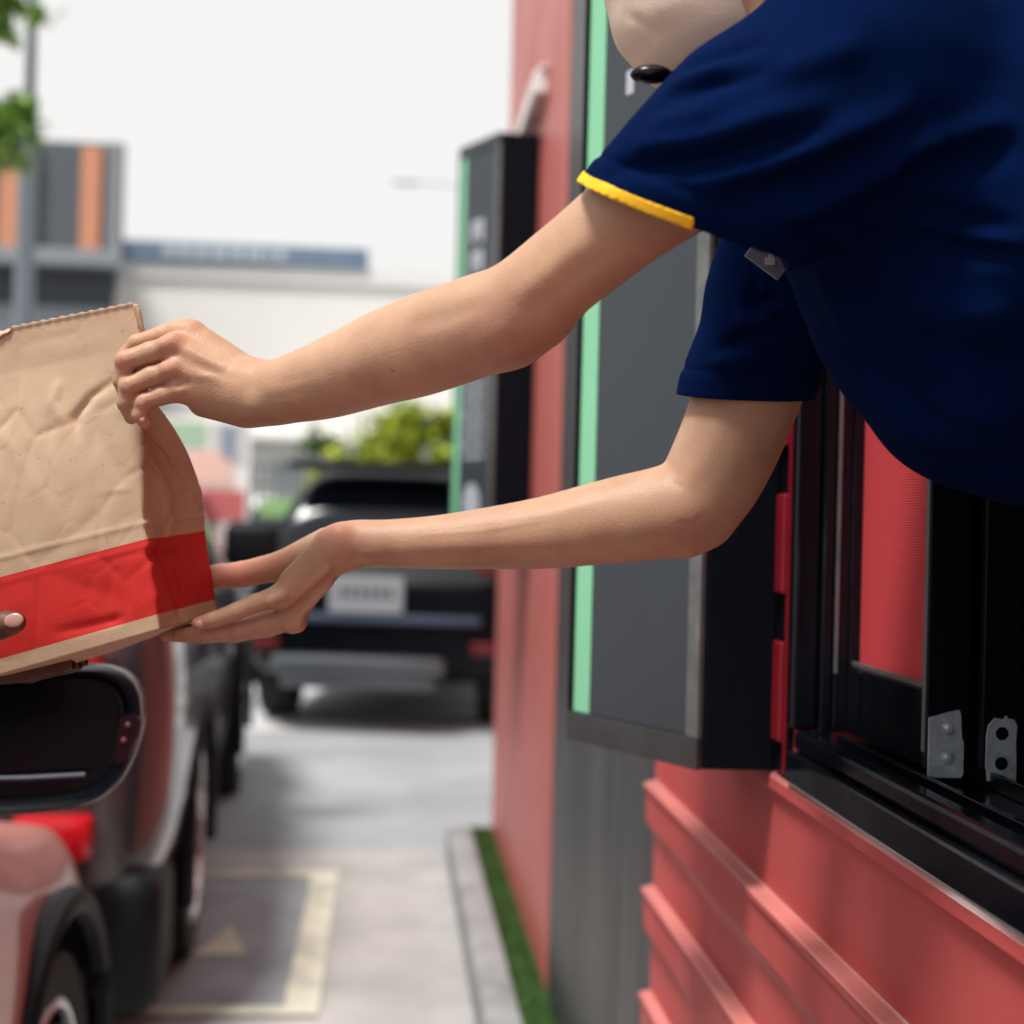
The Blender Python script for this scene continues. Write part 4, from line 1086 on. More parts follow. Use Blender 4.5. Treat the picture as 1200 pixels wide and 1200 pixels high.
# ------------------------------------------------------------------ the employee leaning out of the window
TD = 1.17                                   # depth of the middle of the torso
def build_employee():
    def C(px, py, d): return np.array(P(px, py, d))
    h = 0.0013
    def lattice(pxs, pad=0.03):
        q = np.array([P(*p) for p in pxs]); return Grid(q.min(0)-pad, q.max(0)+pad, h)
    def c2(a, b): return chain([a, b])[0]
    def hand(g, palm, fingers, kp, kf):
        """every finger its own chain, then blended into the palm"""
        Pm = g.new()
        for q in palm: add_prim(g, Pm, q, .009)
        Ff = g.new()
        for fi in fingers:
            T = g.new()
            for q in fi: add_prim(g, T, q, .0025)
            Ff = smin(Ff, T, kf)
        return smin(Ff, Pm, kp)
    def put(g, F, pxs, fn, k):
        """evaluate fn on the part of the lattice around pxs only, then blend it in"""
        q = np.array([P(*p) for p in pxs]); sl, _ = g.sub(q.min(0)-.045, q.max(0)+.045)
        s_ = Grid(g.lo+np.array([x.start for x in sl])*g.h, g.lo, g.h); s_.n = np.array([x.stop-x.start for x in sl])
        F[sl] = smin(F[sl], fn(s_), k)
    # --- near (left) arm and hand, back of the hand towards us
    gl = lattice([(130, 360, 1.22), (1030, 40, 1.03), (1000, 300, 1.09), (130, 520, 1.36), (600, 470, 1.14)]); FL = gl.new()
    L = [(1040, 80, 1.09, 150), (1000, 90, 1.06, 150), (940, 125, 1.058, 142), (860, 178, 1.068, 126), (757, 241, 1.09, 112), (667, 312, 1.115, 103), (603, 362, 1.135, 103), (559, 382, 1.15, 111), (499, 403, 1.175, 112), (445, 421, 1.205, 102), (385, 444, 1.24, 87), (345, 455, 1.26, 74), (318, 461, 1.278, 69), (296, 459, 1.283, 71)]
    for q in chain(L, fine=4): add_prim(gl, FL, q, .006)
    add_prim(gl, FL, seg(C(632, 372, 1.135), .018, C(603, 384, 1.14), .024), .025)
    add_prim(gl, FL, seg(C(322, 468, 1.262), .0125, C(306, 472, 1.264), .0125), .009)
    palm = [c2((300, 448, 1.288, 44), (226, 397, 1.300, 40)), c2((300, 457, 1.280, 46), (212, 411, 1.286, 36)), c2((298, 466, 1.280, 46), (214, 434, 1.283, 34)), c2((292, 474, 1.284, 46), (222, 458, 1.286, 32)),
            c2((280, 450, 1.305, 50), (225, 440, 1.315, 46)), c2((284, 478, 1.292, 44), (238, 472, 1.298, 34)), c2((300, 448, 1.30, 40), (255, 420, 1.325, 40))]
    fl = [chain([(222, 389, 1.298, 30), (190, 393, 1.297, 23), (160, 402, 1.295, 20), (148, 415, 1.298, 17), (150, 434, 1.304, 15)]),
          chain([(206, 407, 1.285, 30), (176, 413, 1.281, 25), (147, 423, 1.279, 24), (143, 446, 1.283, 21), (149, 466, 1.289, 18)]),
          chain([(207, 434, 1.283, 28), (178, 441, 1.280, 24), (151, 453, 1.278, 23), (147, 472, 1.281, 20), (154, 489, 1.287, 17)]),
          chain([(214, 458, 1.285, 27), (188, 464, 1.281, 22), (167, 472, 1.279, 19.5), (163, 486, 1.280, 18), (170, 495, 1.283, 16.5)]),
          chain([(268, 430, 1.325, 42), (215, 420, 1.338, 34), (172, 424, 1.340, 27), (140, 430, 1.338, 21)])]
    def lefthand(s_):
        H = hand(s_, palm, fl, .0055, .0004)
        for q in [c2((214, 386, 1.296, 22), (206, 388, 1.295, 22)), c2((201, 402, 1.277, 25), (195, 404, 1.276, 22)), c2((203, 431, 1.275, 23), (197, 433, 1.274, 20)), c2((210, 456, 1.278, 19), (205, 458, 1.278, 17))]: add_prim(s_, H, q, .005)
        for q in [c2((202, 404, 1.277, 9), (262, 430, 1.2700, 7)), c2((206, 432, 1.276, 8), (264, 448, 1.2690, 6)), c2((215, 388, 1.291, 8), (270, 418, 1.282, 6))]: add_prim(s_, H, q, .006)
        for q in [c2((146, 422, 1.2765, 20), (150, 421, 1.2765, 20)), c2((151, 452, 1.2755, 19), (154, 451, 1.2755, 18)), c2((167, 471, 1.2765, 16), (169, 470, 1.2765, 16))]: add_prim(s_, H, q, .003)
        return H
    put(gl, FL, [(130, 360, 1.25), (320, 510, 1.345)], lefthand, .009)
    # --- far (right) arm and hand, palm up under the bag
    gr = lattice([(170, 600, 1.34), (985, 130, 1.25), (960, 300, 1.36), (170, 770, 1.46), (830, 660, 1.36)]); FR = gr.new()
    R_ = [(965, 120, 1.285, 130), (940, 215, 1.305, 140), (905, 370, 1.33, 128), (873, 470, 1.34, 119), (845, 540, 1.342, 113), (815, 587, 1.345, 104), (775, 601, 1.346, 101), (720, 610, 1.348, 95), (640, 624, 1.35, 81), (560, 632, 1.354, 66), (500, 636, 1.357, 56), (455, 637, 1.36, 50), (420, 637, 1.362, 49), (403, 641, 1.362, 50)]
    for q in chain(R_, fine=4): add_prim(gr, FR, q, .006)
    for q, k in [(seg(C(828, 616, 1.345), .014, C(806, 621, 1.345), .018), .02), (seg(C(398, 629, 1.35), .0105, C(388, 634, 1.352), .010), .008), (seg(C(440, 650, 1.35), .006, C(404, 658, 1.352), .009), .008)]: add_prim(gr, FR, q, k)
    palm2 = [c2((398, 640, 1.356, 46), (330, 700, 1.350, 28)), c2((396, 643, 1.362, 44), (343, 716, 1.364, 30)), c2((392, 643, 1.374, 44), (345, 716, 1.384, 31)), c2((388, 643, 1.384, 42), (342, 710, 1.404, 32)), c2((385, 640, 1.358, 34), (342, 680, 1.354, 26))]
    fr = [chain([(326, 699, 1.350, 27), (300, 707, 1.347, 22), (277, 716.5, 1.346, 20), (250, 726, 1.348, 18), (232, 730.5, 1.350, 15.5)]),
          chain([(343, 724, 1.364, 31), (312, 731, 1.362, 25), (280, 738.5, 1.361, 23), (245, 742, 1.366, 20), (210, 743.5, 1.371, 16)]),
          chain([(345, 722, 1.385, 31), (312, 733, 1.386, 27), (276, 741, 1.387, 24), (238, 744, 1.390, 20), (195, 744.5, 1.395, 15)]),
          chain([(340, 714, 1.405, 31), (306, 726, 1.409, 26), (276, 735, 1.412, 23), (240, 739, 1.414, 19), (212, 740, 1.416, 15)]),
          chain([(384, 640, 1.385, 44), (330, 663, 1.408, 35), (285, 673, 1.425, 30), (258, 675, 1.432, 28), (228, 675, 1.440, 23)])]
    def righthand(s_):
        H = hand(s_, palm2, fr, .0055, .0004)
        for q in [c2((348, 730, 1.358, 24), (343, 732, 1.358, 22)), c2((331, 699, 1.341, 12), (318, 704, 1.340, 12))]: add_prim(s_, H, q, .006)
        for q in [c2((336, 708, 1.345, 7), (385, 668, 1.341, 6)), c2((352, 722, 1.352, 7), (388, 684, 1.352, 6))]: add_prim(s_, H, q, .006)
        return H
    put(gr, FR, [(170, 600, 1.34), (420, 770, 1.45)], righthand, .008)
    # --- torso, neck and head, looking down-left along the arms
    hc = Vector(P(860, -88, 1.15)); fx = (-RIGHT*0.90-UP*0.42+FWD*0.05).normalized(); fz = (UP*0.90-RIGHT*0.42).normalized(); fy = fz.cross(fx)
    def hp(a, b, c): return np.array(hc+fx*a+fy*b+fz*c)
    gt_ = Grid((0.02, 0.92, 1.30), (0.60, 1.44, 1.92), .0034); FT = gt_.new()
    body = [seg(C(1290, 300, TD), .125, C(1110, 200, TD), .130, FWD, 0.95), seg(C(1110, 200, TD), .130, C(985, 95, TD), .095),
            seg(C(985, 95, 1.07), .060, C(955, 100, 1.27), .060), seg(C(960, 60, TD), .062, C(905, -10, TD-.005), .052)]
    for q in body: add_prim(gt_, FT, q, .05)
    for q in [seg(hp(-.025, 0, .035), .078, hp(.012, 0, .035), .074), seg(hp(.03, 0, -.01), .058, hp(.040, 0, -.060), .030), seg(hp(.02, .035, -.06), .025, hp(.048, .006, -.074), .016), seg(hp(.02, -.035, -.06), .025, hp(.048, -.006, -.074), .016),
              seg(hp(.082, 0, .012), .009, hp(.098, 0, -.022), .0115), seg(hp(-.03, 0, -.02), .055, hp(-.06, 0, -.13), .052), seg(hp(-.005, .078, .0), .016, hp(-.008, .080, -.02), .012), seg(hp(-.005, -.078, .0), .016, hp(-.008, -.080, -.02), .012),
              seg(hp(.078, .033, .018), .014, hp(.079, .028, .018), .014), seg(hp(.078, -.033, .018), .014, hp(.079, -.028, .018), .014)]:
        add_prim(gt_, FT, q, .018)
    VV = []; QQ = []; off = 0
    for g_, F_ in ((gl, FL), (gr, FR), (gt_, FT)):
        v_, q_ = nets(g_, F_); v_ = relax(v_, q_, 2, .4); VV.append(v_); QQ.append(q_+off); off += len(v_)
    V = np.concatenate(VV); Q = np.concatenate(QQ); del FL, FR, FT
    N = vnormals(V, Q)
    X, Y, D = px_np(V)
    vis = (N@(-Fv)) > -0.2
    # keep the strokes on the side of each hand that the line was drawn on
    def st(V, region, pl, w_, dp_):
        m = vis & (X > region[0]) & (X < region[2]) & (Y > region[1]) & (Y < region[3])
        sub_ = V.copy(); out = stroke(sub_, N, (np.where(m, X, -1e4), Y, D), pl, w_, dp_); mm = m[:, None]
        return np.where(mm, out, V)
    ha = (380, 260, 960, 680)
    for pl, w_, dp_ in [([(598, 392), (625, 404), (648, 396)], .0035, -.0010), ([(590, 402), (612, 416), (634, 412)], .003, -.0008), ([(470, 380), (520, 372), (575, 352)], .008, -.0014), ([(420, 452), (480, 440), (550, 415), (600, 380)], .009, .0016), ([(400, 470), (470, 462), (540, 446)], .006, -.0010),
                        ([(600, 350), (640, 318), (700, 268)], .009, .0012), ([(610, 375), (660, 338), (730, 285)], .007, -.0010), ([(480, 398), (520, 385), (560, 366)], .0022, .0005),
                        ([(765, 548), (785, 560), (800, 574)], .004, -.0012), ([(796, 620), (816, 626), (832, 612)], .003, -.0010), ([(790, 612), (812, 616), (830, 600)], .003, -.0007), ([(560, 616), (640, 600), (720, 580)], .007, .0010), ([(470, 652), (560, 652), (660, 648)], .006, -.0010), ([(480, 628), (560, 622), (640, 610)], .0022, .0005), ([(845, 480), (830, 530), (800, 570)], .010, .0012)]:
        V = st(V, ha, pl, w_, dp_)
    hb = (120, 330, 420, 520)
    for pl, w_, dp_ in [([(198, 444), (208, 451), (224, 448)], .0032, -.0022), ([(184, 419), (198, 415)], .003, -.0014), ([(141, 434), (160, 430), (187, 418)], .0013, -.0016), ([(152, 406), (175, 401), (194, 396)], .0013, -.0012), ([(155, 461), (172, 455), (189, 446)], .0013, -.0016),
                        ([(300, 470), (330, 468), (370, 455)], .0045, -.0018), ([(312, 478), (345, 474), (400, 462), (460, 446)], .006, .0010), ([(296, 440), (330, 446), (380, 436)], .004, -.0008), ([(240, 408), (262, 422), (300, 428)], .0022, .0006), ([(228, 440), (262, 440), (300, 452)], .0022, .0006), ([(300, 440), (308, 458), (306, 478)], .002, -.0005), ([(294, 442), (300, 460), (298, 482)], .0018, -.0004), ([(225, 400), (250, 416), (275, 430)], .004, -.0012), ([(222, 425), (250, 436), (285, 446)], .004, -.0010),
                        ([(141, 420), (146, 430)], .0016, -.0005), ([(162, 462), (166, 474)], .0016, -.0006), ([(146, 448), (150, 456)], .0016, -.0005)]:
        V = st(V, hb, pl, w_, dp_)
    hr = (150, 590, 480, 780)
    for pl, w_, dp_ in [([(322, 710), (300, 718), (262, 730), (240, 737)], .0013, -.0018), ([(302, 672), (306, 684)], .0011, -.0009), ([(311, 668), (315, 680)], .0011, -.0009), ([(274, 668), (277, 682)], .0011, -.0006),
                        ([(322, 708), (336, 712), (352, 706)], .004, -.002), ([(352, 712), (375, 690), (398, 668)], .006, -.0016), ([(410, 652), (440, 657), (470, 655)], .004, -.0015)]:
        V = st(V, hr, pl, w_, dp_)
    # gentle irregularity of flesh
    armm = X < 960
    nz = vnoise(V[armm], 24, 2.0)*0.00045
    V[armm] += N[armm]*nz[:, None]
    me = npmesh('person', V, Q)
    spots = [(P(204, 400, 1.275), .011, .75), (P(200, 433, 1.272), .009, .55), (P(214, 380, 1.29), .010, .6), (P(209, 456, 1.276), .007, .4), (P(143, 425, 1.272), .007, .55), (P(150, 452, 1.272), .007, .5), (P(163, 470, 1.273), .007, .6), (P(168, 492, 1.277), .008, .8),
             (P(392, 622, 1.345), .020, .65), (P(285, 672, 1.415), .03, .9), (P(330, 660, 1.40), .022, .6), (P(240, 675, 1.43), .02, .9), (P(345, 735, 1.352), .010, .5), (P(230, 731, 1.345), .010, .5), (P(345, 690, 1.345), .012, .25), (P(620, 408, 1.10), .035, .28), (P(812, 620, 1.31), .035, .3), (P(765, 545, 1.31), .012, .35)]
    set_flush(me, V, spots)
    def skin_pt(px, py, near=True):
        m = (np.abs(X-px) < 2.5) & (np.abs(Y-py) < 2.5) & vis
        i = np.where(m)[0][np.argmin(D[m])]; return V[i]
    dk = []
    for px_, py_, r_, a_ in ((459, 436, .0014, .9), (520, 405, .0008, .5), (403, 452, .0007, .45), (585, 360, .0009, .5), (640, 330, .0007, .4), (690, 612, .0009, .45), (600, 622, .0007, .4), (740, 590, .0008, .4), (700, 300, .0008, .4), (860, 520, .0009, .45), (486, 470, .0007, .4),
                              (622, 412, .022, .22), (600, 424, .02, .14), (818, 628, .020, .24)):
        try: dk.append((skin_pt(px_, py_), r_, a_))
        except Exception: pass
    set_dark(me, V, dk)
    base = Vector((0.95, 1.17, 0.42))
    me.transform(Matrix.Translation(-base))
    o = link('person', me, None, SKIN); o.location = base
    tag(o, 'person in navy polo and beige mask leaning out of the serving window with the bag', 'person')
    def child(name, V_, Q_, m, parent=None):
        c = link(name, npmesh(name, V_-np.array(base), Q_), parent or o, m); return c
    def mbchild(mb, name, m, smooth=True, parent=None):
        c = mb.build(name, m, None, smooth); c.data.transform(Matrix.Translation(-base)); setpar(c, parent or o); return c
    # nails that can be seen
    def nail(c, ax, nr, L_=.0105, W_=.0085):
        ax = Vector(ax).normalized(); nr = Vector(nr).normalized(); sd = ax.cross(nr).normalized(); nr = sd.cross(ax)
        mb = MB(); mb.sphere((0, 0, 0), (L_*.5, W_*.5, .0016), 14, 8); q = Matrix((ax, sd, nr)).transposed()
        bmesh.ops.transform(mb.bm, matrix=Matrix.Translation(c) @ q.to_4x4(), verts=mb.bm.verts[:])
        return mbchild(mb, 'fingernail', NAIL)
    def on_skin(px, py):
        m = (np.abs(X-px) < 2.5) & (np.abs(Y-py) < 2.5) & vis
        i = np.where(m)[0][np.argmin(D[m])]; return Vector(V[i]), Vector(N[i])
    for px, py, ax in ((232, 733, -RIGHT*1-UP*.22), (169, 493, -UP*1+RIGHT*.5)):
        try:
            c, nn = on_skin(px, py); nail(c-nn*0.0006, ax, nn, .0085 if px > 200 else .006, .007 if px > 200 else .0055)
        except Exception as e: print('nail', e)
    # ------------------------------------------------ shirt
    hs = 0.003
    lo = np.min([np.array(P(*q)) for q in [(640, 640, 1.0), (700, -220, 1.4)]], 0); lo = np.array([P(660, 300, 1.1)[0]-.05, 0.88, P(900, 660, 1.4)[2]-.02])
    hi = np.array([0.62, 1.50, P(1000, -240, 1.1)[2]])
    gs = Grid(lo, hi, hs); T = gs.new(); SL = gs.new(); SR = gs.new()
    tors = [seg(C(1340, 330, TD), .185, C(1195, 245, TD), .172, FWD, .95), seg(C(1195, 245, TD), .172, C(1080, 122, TD), .125, FWD, .85), seg(C(1065, 125, TD), .130, C(965, 55, TD), .092),
            seg(C(1030, 120, 1.07), .085, C(1010, 140, 1.27), .085),
            seg(C(1165, 428, TD-.01), .088, C(1300, 450, TD), .092), seg(C(1100, 328, TD-.01), .092, C(1168, 415, TD-.01), .098), seg(C(1035, 230, TD), .060, C(1098, 322, TD), .086)]
    for q in tors: add_prim(gs, T, q, .045)
    for q in [seg(C(1005, 98, 1.055), .088, C(894, 172, 1.055), .074), seg(C(894, 172, 1.055), .074, C(800, 242, 1.075), .0615), seg(C(800, 242, 1.075), .0615, C(758, 276, 1.085), .058),
              seg(C(930, 180, 1.06), .070, C(830, 240, 1.078), .056)]:
        add_prim(gs, SL, q, .03)
    for q in [seg(C(950, 235, 1.30), .070, C(915, 345, 1.325), .061), seg(C(915, 345, 1.325), .061, C(876, 455, 1.34), .0545), seg(C(876, 455, 1.34), .0545, C(858, 505, 1.34), .054)]:
        add_prim(gs, SR, q, .02)
    def plane(pts):   # plane through three photo points (with depth)
        a, b, c = [np.array(P(*q)) for q in pts]; n_ = np.cross(b-a, c-a); n_ /= np.linalg.norm(n_); return a, n_
    a1, n1 = plane([(684, 212, 1.085), (905, 292, 1.075), (800, 262, 1.012)])
    if (np.array(P(640, 330, 1.1))-a1)@n1 < 0: n1 = -n1
    a2, n2 = plane([(803, 462, 1.34), (950, 466, 1.345), (872, 470, 1.28)])
    if (np.array(P(840, 560, 1.34))-a2)@n2 < 0: n2 = -n2
    def clip(Fd, a, n_):
        _, XX = gs.sub(gs.lo, gs.lo+gs.n*gs.h)
        Fd[:] = np.maximum(Fd, ((XX[0]-a[0])*n_[0]+(XX[1]-a[1])*n_[1]+(XX[2]-a[2])*n_[2]-.014).astype(np.float32))
    clip(SL, a1, n1); clip(SR, a2, n2)
    ALL = smin(smin(T, SL, .022), SR, .016)
    Vs, Qs = nets(gs, ALL); Vs = relax(Vs, Qs, 3, .5)
    for it_ in range(1):
        pass
    Ns = vnormals(Vs, Qs); Xs, Ys, Ds = px_np(Vs)
    vis_s = (Ns@(-Fv)) > 0.0
    surf = (np.where(vis_s, Xs, -1e4), Ys, Ds)
    # (line, width m, depth m): soft valleys and ridges of the knit
    F_ = [([(700, 205), (733, 192), (790, 190), (829, 187), (900, 170), (985, 148)], .010, -.007), ([(735, 172), (780, 176), (830, 165), (900, 140), (980, 118)], .012, .006),
          ([(789, 73), (815, 65), (845, 57), (900, 45)], .008, -.006), ([(763, 117), (792, 107), (840, 95), (900, 84)], .008, -.0055), ([(775, 95), (810, 88), (860, 76)], .009, .005), ([(750, 145), (800, 138), (850, 125)], .010, .004),
          ([(800, 215), (860, 205), (930, 180), (1010, 150), (1080, 120)], .013, .006), ([(835, 240), (900, 225), (960, 200), (1040, 165)], .013, -.008), ([(900, 262), (960, 240), (1030, 205), (1110, 170)], .014, .006),
          ([(930, 275), (985, 262), (1040, 250)], .012, -.007), ([(1013, 229), (1060, 240), (1120, 255), (1200, 272)], .010, -.006), ([(1030, 250), (1090, 264), (1150, 276), (1210, 285)], .009, .005), ([(1010, 262), (1080, 282), (1150, 296), (1205, 303)], .009, -.0055),
          ([(1050, 200), (1120, 190), (1200, 165)], .014, -.006), ([(1040, 180), (1115, 165), (1200, 138)], .014, .005),
          ([(923, 320), (934, 360), (946, 405)], .008, -.005), ([(965, 277), (985, 310), (1005, 345), (1026, 376)], .014, -.007), ([(945, 310), (962, 350), (990, 400), (1020, 440)], .013, .006),
          ([(960, 415), (1000, 455), (1050, 500), (1100, 540)], .010, .005), ([(975, 410), (1020, 445), (1075, 485), (1140, 520)], .011, -.006), ([(1040, 535), (1100, 548), (1160, 552), (1205, 545)], .012, -.006),
          ([(1060, 400), (1120, 425), (1200, 440)], .018, -.006), ([(1050, 350), (1120, 370), (1200, 372)], .018, .006), ([(1090, 480), (1150, 492), (1205, 492)], .014, .005),
          ([(1000, 0), (1030, 40), (1045, 90), (1046, 120)], .003, -.0012), ([(905, 90), (960, 70), (1020, 50)], .014, .004),
          # far sleeve
          ([(868, 352), (890, 352), (915, 345)], .008, -.011), ([(855, 372), (885, 376), (915, 370)], .009, .009), ([(838, 405), (870, 396), (905, 395)], .008, -.010), ([(826, 425), (865, 425), (905, 412)], .009, .007), ([(880, 318), (886, 345), (895, 360)], .007, -.007)]
    for pl, w_, dp_ in F_:
        ww = stroke(Vs, Ns, surf, pl, w_*.8, dp_*1.45)
        Vs = np.where(vis_s[:, None], ww, Vs)
    nz = vnoise(Vs, 9, 1.0, (1, 1, 1.6))*0.0045+vnoise(Vs, 22, 4.0, (.6, 1, 1.5))*0.0016
    Vs = Vs+Ns*nz[:, None]
    Vs = relax(Vs, Qs, 2, .4)
    bm_ = bmesh.new()
    for v in Vs: bm_.verts.new(v)
    bm_.verts.ensure_lookup_table()
    for q in Qs: bm_.faces.new([bm_.verts[i] for i in q])
    def cut(a, n_, test, clear=True):
        a = Vector(a); n_ = Vector(n_); fs = []
        for f in bm_.faces:
            c = f.calc_center_median()
            if abs((c-a).dot(n_)) < .010 and test(c): fs.append(f)
        geom = list({v for f in fs for v in f.verts})+list({e for f in fs for e in f.edges})+fs
        bmesh.ops.bisect_plane(bm_, geom=geom, plane_co=a, plane_no=n_, dist=1e-6)
        if clear:
            kill = []
            for f in bm_.faces:
                c = f.calc_center_median()
                if (c-a).dot(n_) > 1e-6 and test(c):
                    t_ = tuple(int(k) for k in np.clip(np.round((np.array(c)-gs.lo)/gs.h).astype(int), 0, gs.n-1))
                    if SLF[t_] < T[t_]+.002: kill.append(f)
            bmesh.ops.delete(bm_, geom=kill, context='FACES')
    def near_sleeve(c):
        x, y, d = to_px(c); return x < 925 and 150 < y < 420 and d < 1.24
    def far_sleeve(c):
        x, y, d = to_px(c); return x < 990 and 380 < y < 560 and d > 1.26
    midL = np.array(P(790, 250, 1.08)); midR = np.array(P(873, 480, 1.34))
    SLF = np.minimum(SL, SR)
    cut(a1, n1, near_sleeve)
    cut(a1-n1*.0075, n1, near_sleeve, False)
    cut(a2, n2, far_sleeve)
    # cut away the closed end inside the window (waist) and the neck
    bm_.normal_update()
    # yellow trim: the last 7.5 mm of the near cuff, front part only
    nb = bmesh.new(); mp = {}
    A1 = Vector(a1); N1 = Vector(n1)
    for f in bm_.faces:
        c = f.calc_center_median(); s_ = (c-A1).dot(N1)
        if -.0077 < s_ < .0005 and (c-Vector(midL)).length < .115:
            x, y, d = to_px(c)
            if x < 813 and f.normal.dot(Vector(FWD)) < 0.9:
                vs = []
                for v in f.verts:
                    if v not in mp: mp[v] = nb.verts.new(v.co+v.normal*.0012+N1*.0012)
                    vs.append(mp[v])
                nb.faces.new(vs)
    ye = bpy.data.meshes.new('cuff_trim'); nb.to_mesh(ye); nb.free()
    ye.polygons.foreach_set('use_smooth', [True]*len(ye.polygons))
    me = bpy.data.meshes.new('shirt'); 
    # hem band seam: small groove 22 mm in from the cuffs
    bm_.verts.ensure_lookup_table()
    for aa, nn_, mid, rad, dist_ in ((A1, N1, Vector(midL), .125, .021), (Vector(a2), Vector(n2), Vector(midR), .095, .023)):
        for v in bm_.verts:
            if (v.co-mid).length < rad:
                s_ = -(v.co-aa).dot(nn_)
                if s_ < .05:
                    v.co -= v.normal*(.0016*math.exp(-((s_-dist_)/.0026)**2)) - v.normal*(.0008*(1 if s_ < dist_ else 0))
    bm_.to_mesh(me); bm_.free()
    me.polygons.foreach_set('use_smooth', [True]*len(me.polygons))
    me.transform(Matrix.Translation(-base)); ye.transform(Matrix.Translation(-base))
    sh = link('shirt', me, o, NAVY)
    md = sh.modifiers.new('thickness', 'SOLIDIFY'); md.thickness = .0016; md.offset = -1
    yo = link('cuff_trim', ye, sh, YEL); md = yo.modifiers.new('thickness', 'SOLIDIFY'); md.thickness = .0022; md.offset = 0
    # collar
    nk = C(905, -15, TD-.005); ax = Vector(C(880, -50, TD)-C(950, 50, TD)).normalized(); u_ = ax.cross(FWD).normalized(); v_ = ax.cross(u_)
    cb = MB(); pr = []
    for k in range(28):
        a = 2*PI*k/28; d_ = u_*math.cos(a)+v_*math.sin(a); c0 = Vector(nk)-ax*.02
        pr.append([cb.bm.verts.new(c0+d_*.060+ax*.03), cb.bm.verts.new(c0+d_*.066+ax*.035), cb.bm.verts.new(c0+d_*.085-ax*.005), cb.bm.verts.new(c0+d_*.080-ax*.01)])
    for k in range(28):
        p, q = pr[k], pr[(k+1) % 28]
        for i in range(4): cb.bm.faces.new((p[i], p[(i+1) % 4], q[(i+1) % 4], q[i]))
    mbchild(cb, 'collar', NAVY, True, sh)
    # trousers: hips and legs behind the wall
    gt = Grid((0.50, 0.95, 0.40), (1.25, 1.40, 1.50), .008); Ft = gt.new(); Ft[:] = 0.5
    hip = Vector((0.72, 1.17, 1.30))
    for q in [seg(hip, .15, (0.86, 1.17, 1.20), .15), seg((0.86, 1.09, 1.20), .10, (0.93, 1.08, .85), .07), seg((0.86, 1.25, 1.20), .10, (0.93, 1.26, .85), .07), seg((0.93, 1.08, .85), .07, (1.0, 1.08, .50), .05), seg((0.93, 1.26, .85), .07, (1.0, 1.26, .50), .05)]:
        add_prim(gt, Ft, q, .03)
    Vt, Qt = nets(gt, Ft); child('trousers', Vt, Qt, TROUS)
    for yy in (1.08, 1.26):
        mbchild(MB().box((0.96, yy, 0.455), (0.26, 0.09, 0.07), 0.03, seg=3), 'shoe', TROUS)
    # ------------------------------------------------ mask, straps, hair, headset
    gm = Grid(np.array(hc)-.16, np.array(hc)+.16, .0026); Fm = gm.new()
    def cpx(px, py, d): return np.array(P(px, py, d))
    for q in [seg(cpx(804, -16, 1.15), .060, cpx(808, 13, 1.15), .050), seg(cpx(781, -38, 1.15), .045, cpx(793, 2, 1.15), .049), seg(cpx(795, 26, 1.15), .045, cpx(803, 46, 1.15), .040), seg(cpx(850, -20, 1.15), .068, cpx(850, 20, 1.15), .054)]:
        add_prim(gm, Fm, q, .02)
    Vm, Qm = nets(gm, Fm); Vm = relax(Vm, Qm, 3, .5); Nm = vnormals(Vm, Qm)
    Xm, Ym, Dm = px_np(Vm); vm = (Nm@(-Fv)) > 0
    Vm = np.where(vm[:, None], stroke(Vm, Nm, (np.where(vm, Xm, -1e4), Ym, Dm), [(762, 0), (785, 22), (802, 45), (812, 62)], .0016, .0022, False), Vm)
    Vm = np.where(vm[:, None], stroke(Vm, Nm, (np.where(vm, Xm, -1e4), Ym, Dm), [(722, 15), (745, 28), (770, 50)], .005, -.0042), Vm)
    Xq = Xm[Qm].mean(1); Qm = Qm[(((Vm[Qm].mean(1)-np.array(hc))@np.array(fz)) < .035) & (((Vm[Qm].mean(1)-np.array(hc))@np.array(fx)) > -.03)]
    mk = child('face_mask', Vm, Qm, MASKM)
    md = mk.modifiers.new('thickness', 'SOLIDIFY'); md.thickness = .0015
    hb_ = Grid(np.array(hc)-.16, np.array(hc)+.17, .004); Fh = hb_.new()
    for q in [seg(hp(-.025, 0, .042), .086, hp(.0, 0, .046), .083), seg(hp(-.06, 0, .0), .07, hp(-.085, 0, -.06), .05)]: add_prim(hb_, Fh, q, .02)
    Vh, Qh = nets(hb_, Fh)
    rel = Vh-np.array(hc); keep = ~(((rel@np.array(fx)) > .045) & ((rel@np.array(fz)) < .07))
    Qh = Qh[keep[Qh].all(1)]
    nz = vnoise(Vh, 40, 3.0, (1, 3, 1))*.004; Vh = Vh+vnormals(Vh, Qh)*nz[:, None]
    child('hair', Vh, Qh, HAIR)
    for s_ in (-1, 1):
        e = MB().sphere(hp(.083, s_*.031, .016), (.0125, .0125, .0125)); mbchild(e, 'eye', WHITE)
        e = MB().sphere(hp(.0925, s_*.031, .014), (.0045, .0065, .0065)); mbchild(e, 'iris', HAIR)
    hset = MB(); hset.tube([hp(-.01, -.085, .0), hp(.03, -.088, -.05), hp(.075, -.07, -.10), P(805, 84, 1.088), P(776, 88, 1.085)], .0022, 8)
    q = Matrix((RIGHT*.97-UP*.1, FWD, UP)).transposed()
    hset.sphere(P(763, 87, 1.085), (.0155, .009, .0068), 20, 12, Matrix((RIGHT, FWD, UP)).transposed())
    hset.cyl(hp(-.01, -.090, .005), hp(-.01, -.075, .005), .026)
    hset.tube([hp(-.01, -.088, .02), hp(-.01, -.075, .08), hp(-.01, -.04, .118), hp(-.01, 0, .132), hp(-.01, .04, .118), hp(-.01, .075, .08), hp(-.01, .088, .02)], .004, 8)
    mbchild(hset, 'headset', GLOSS)
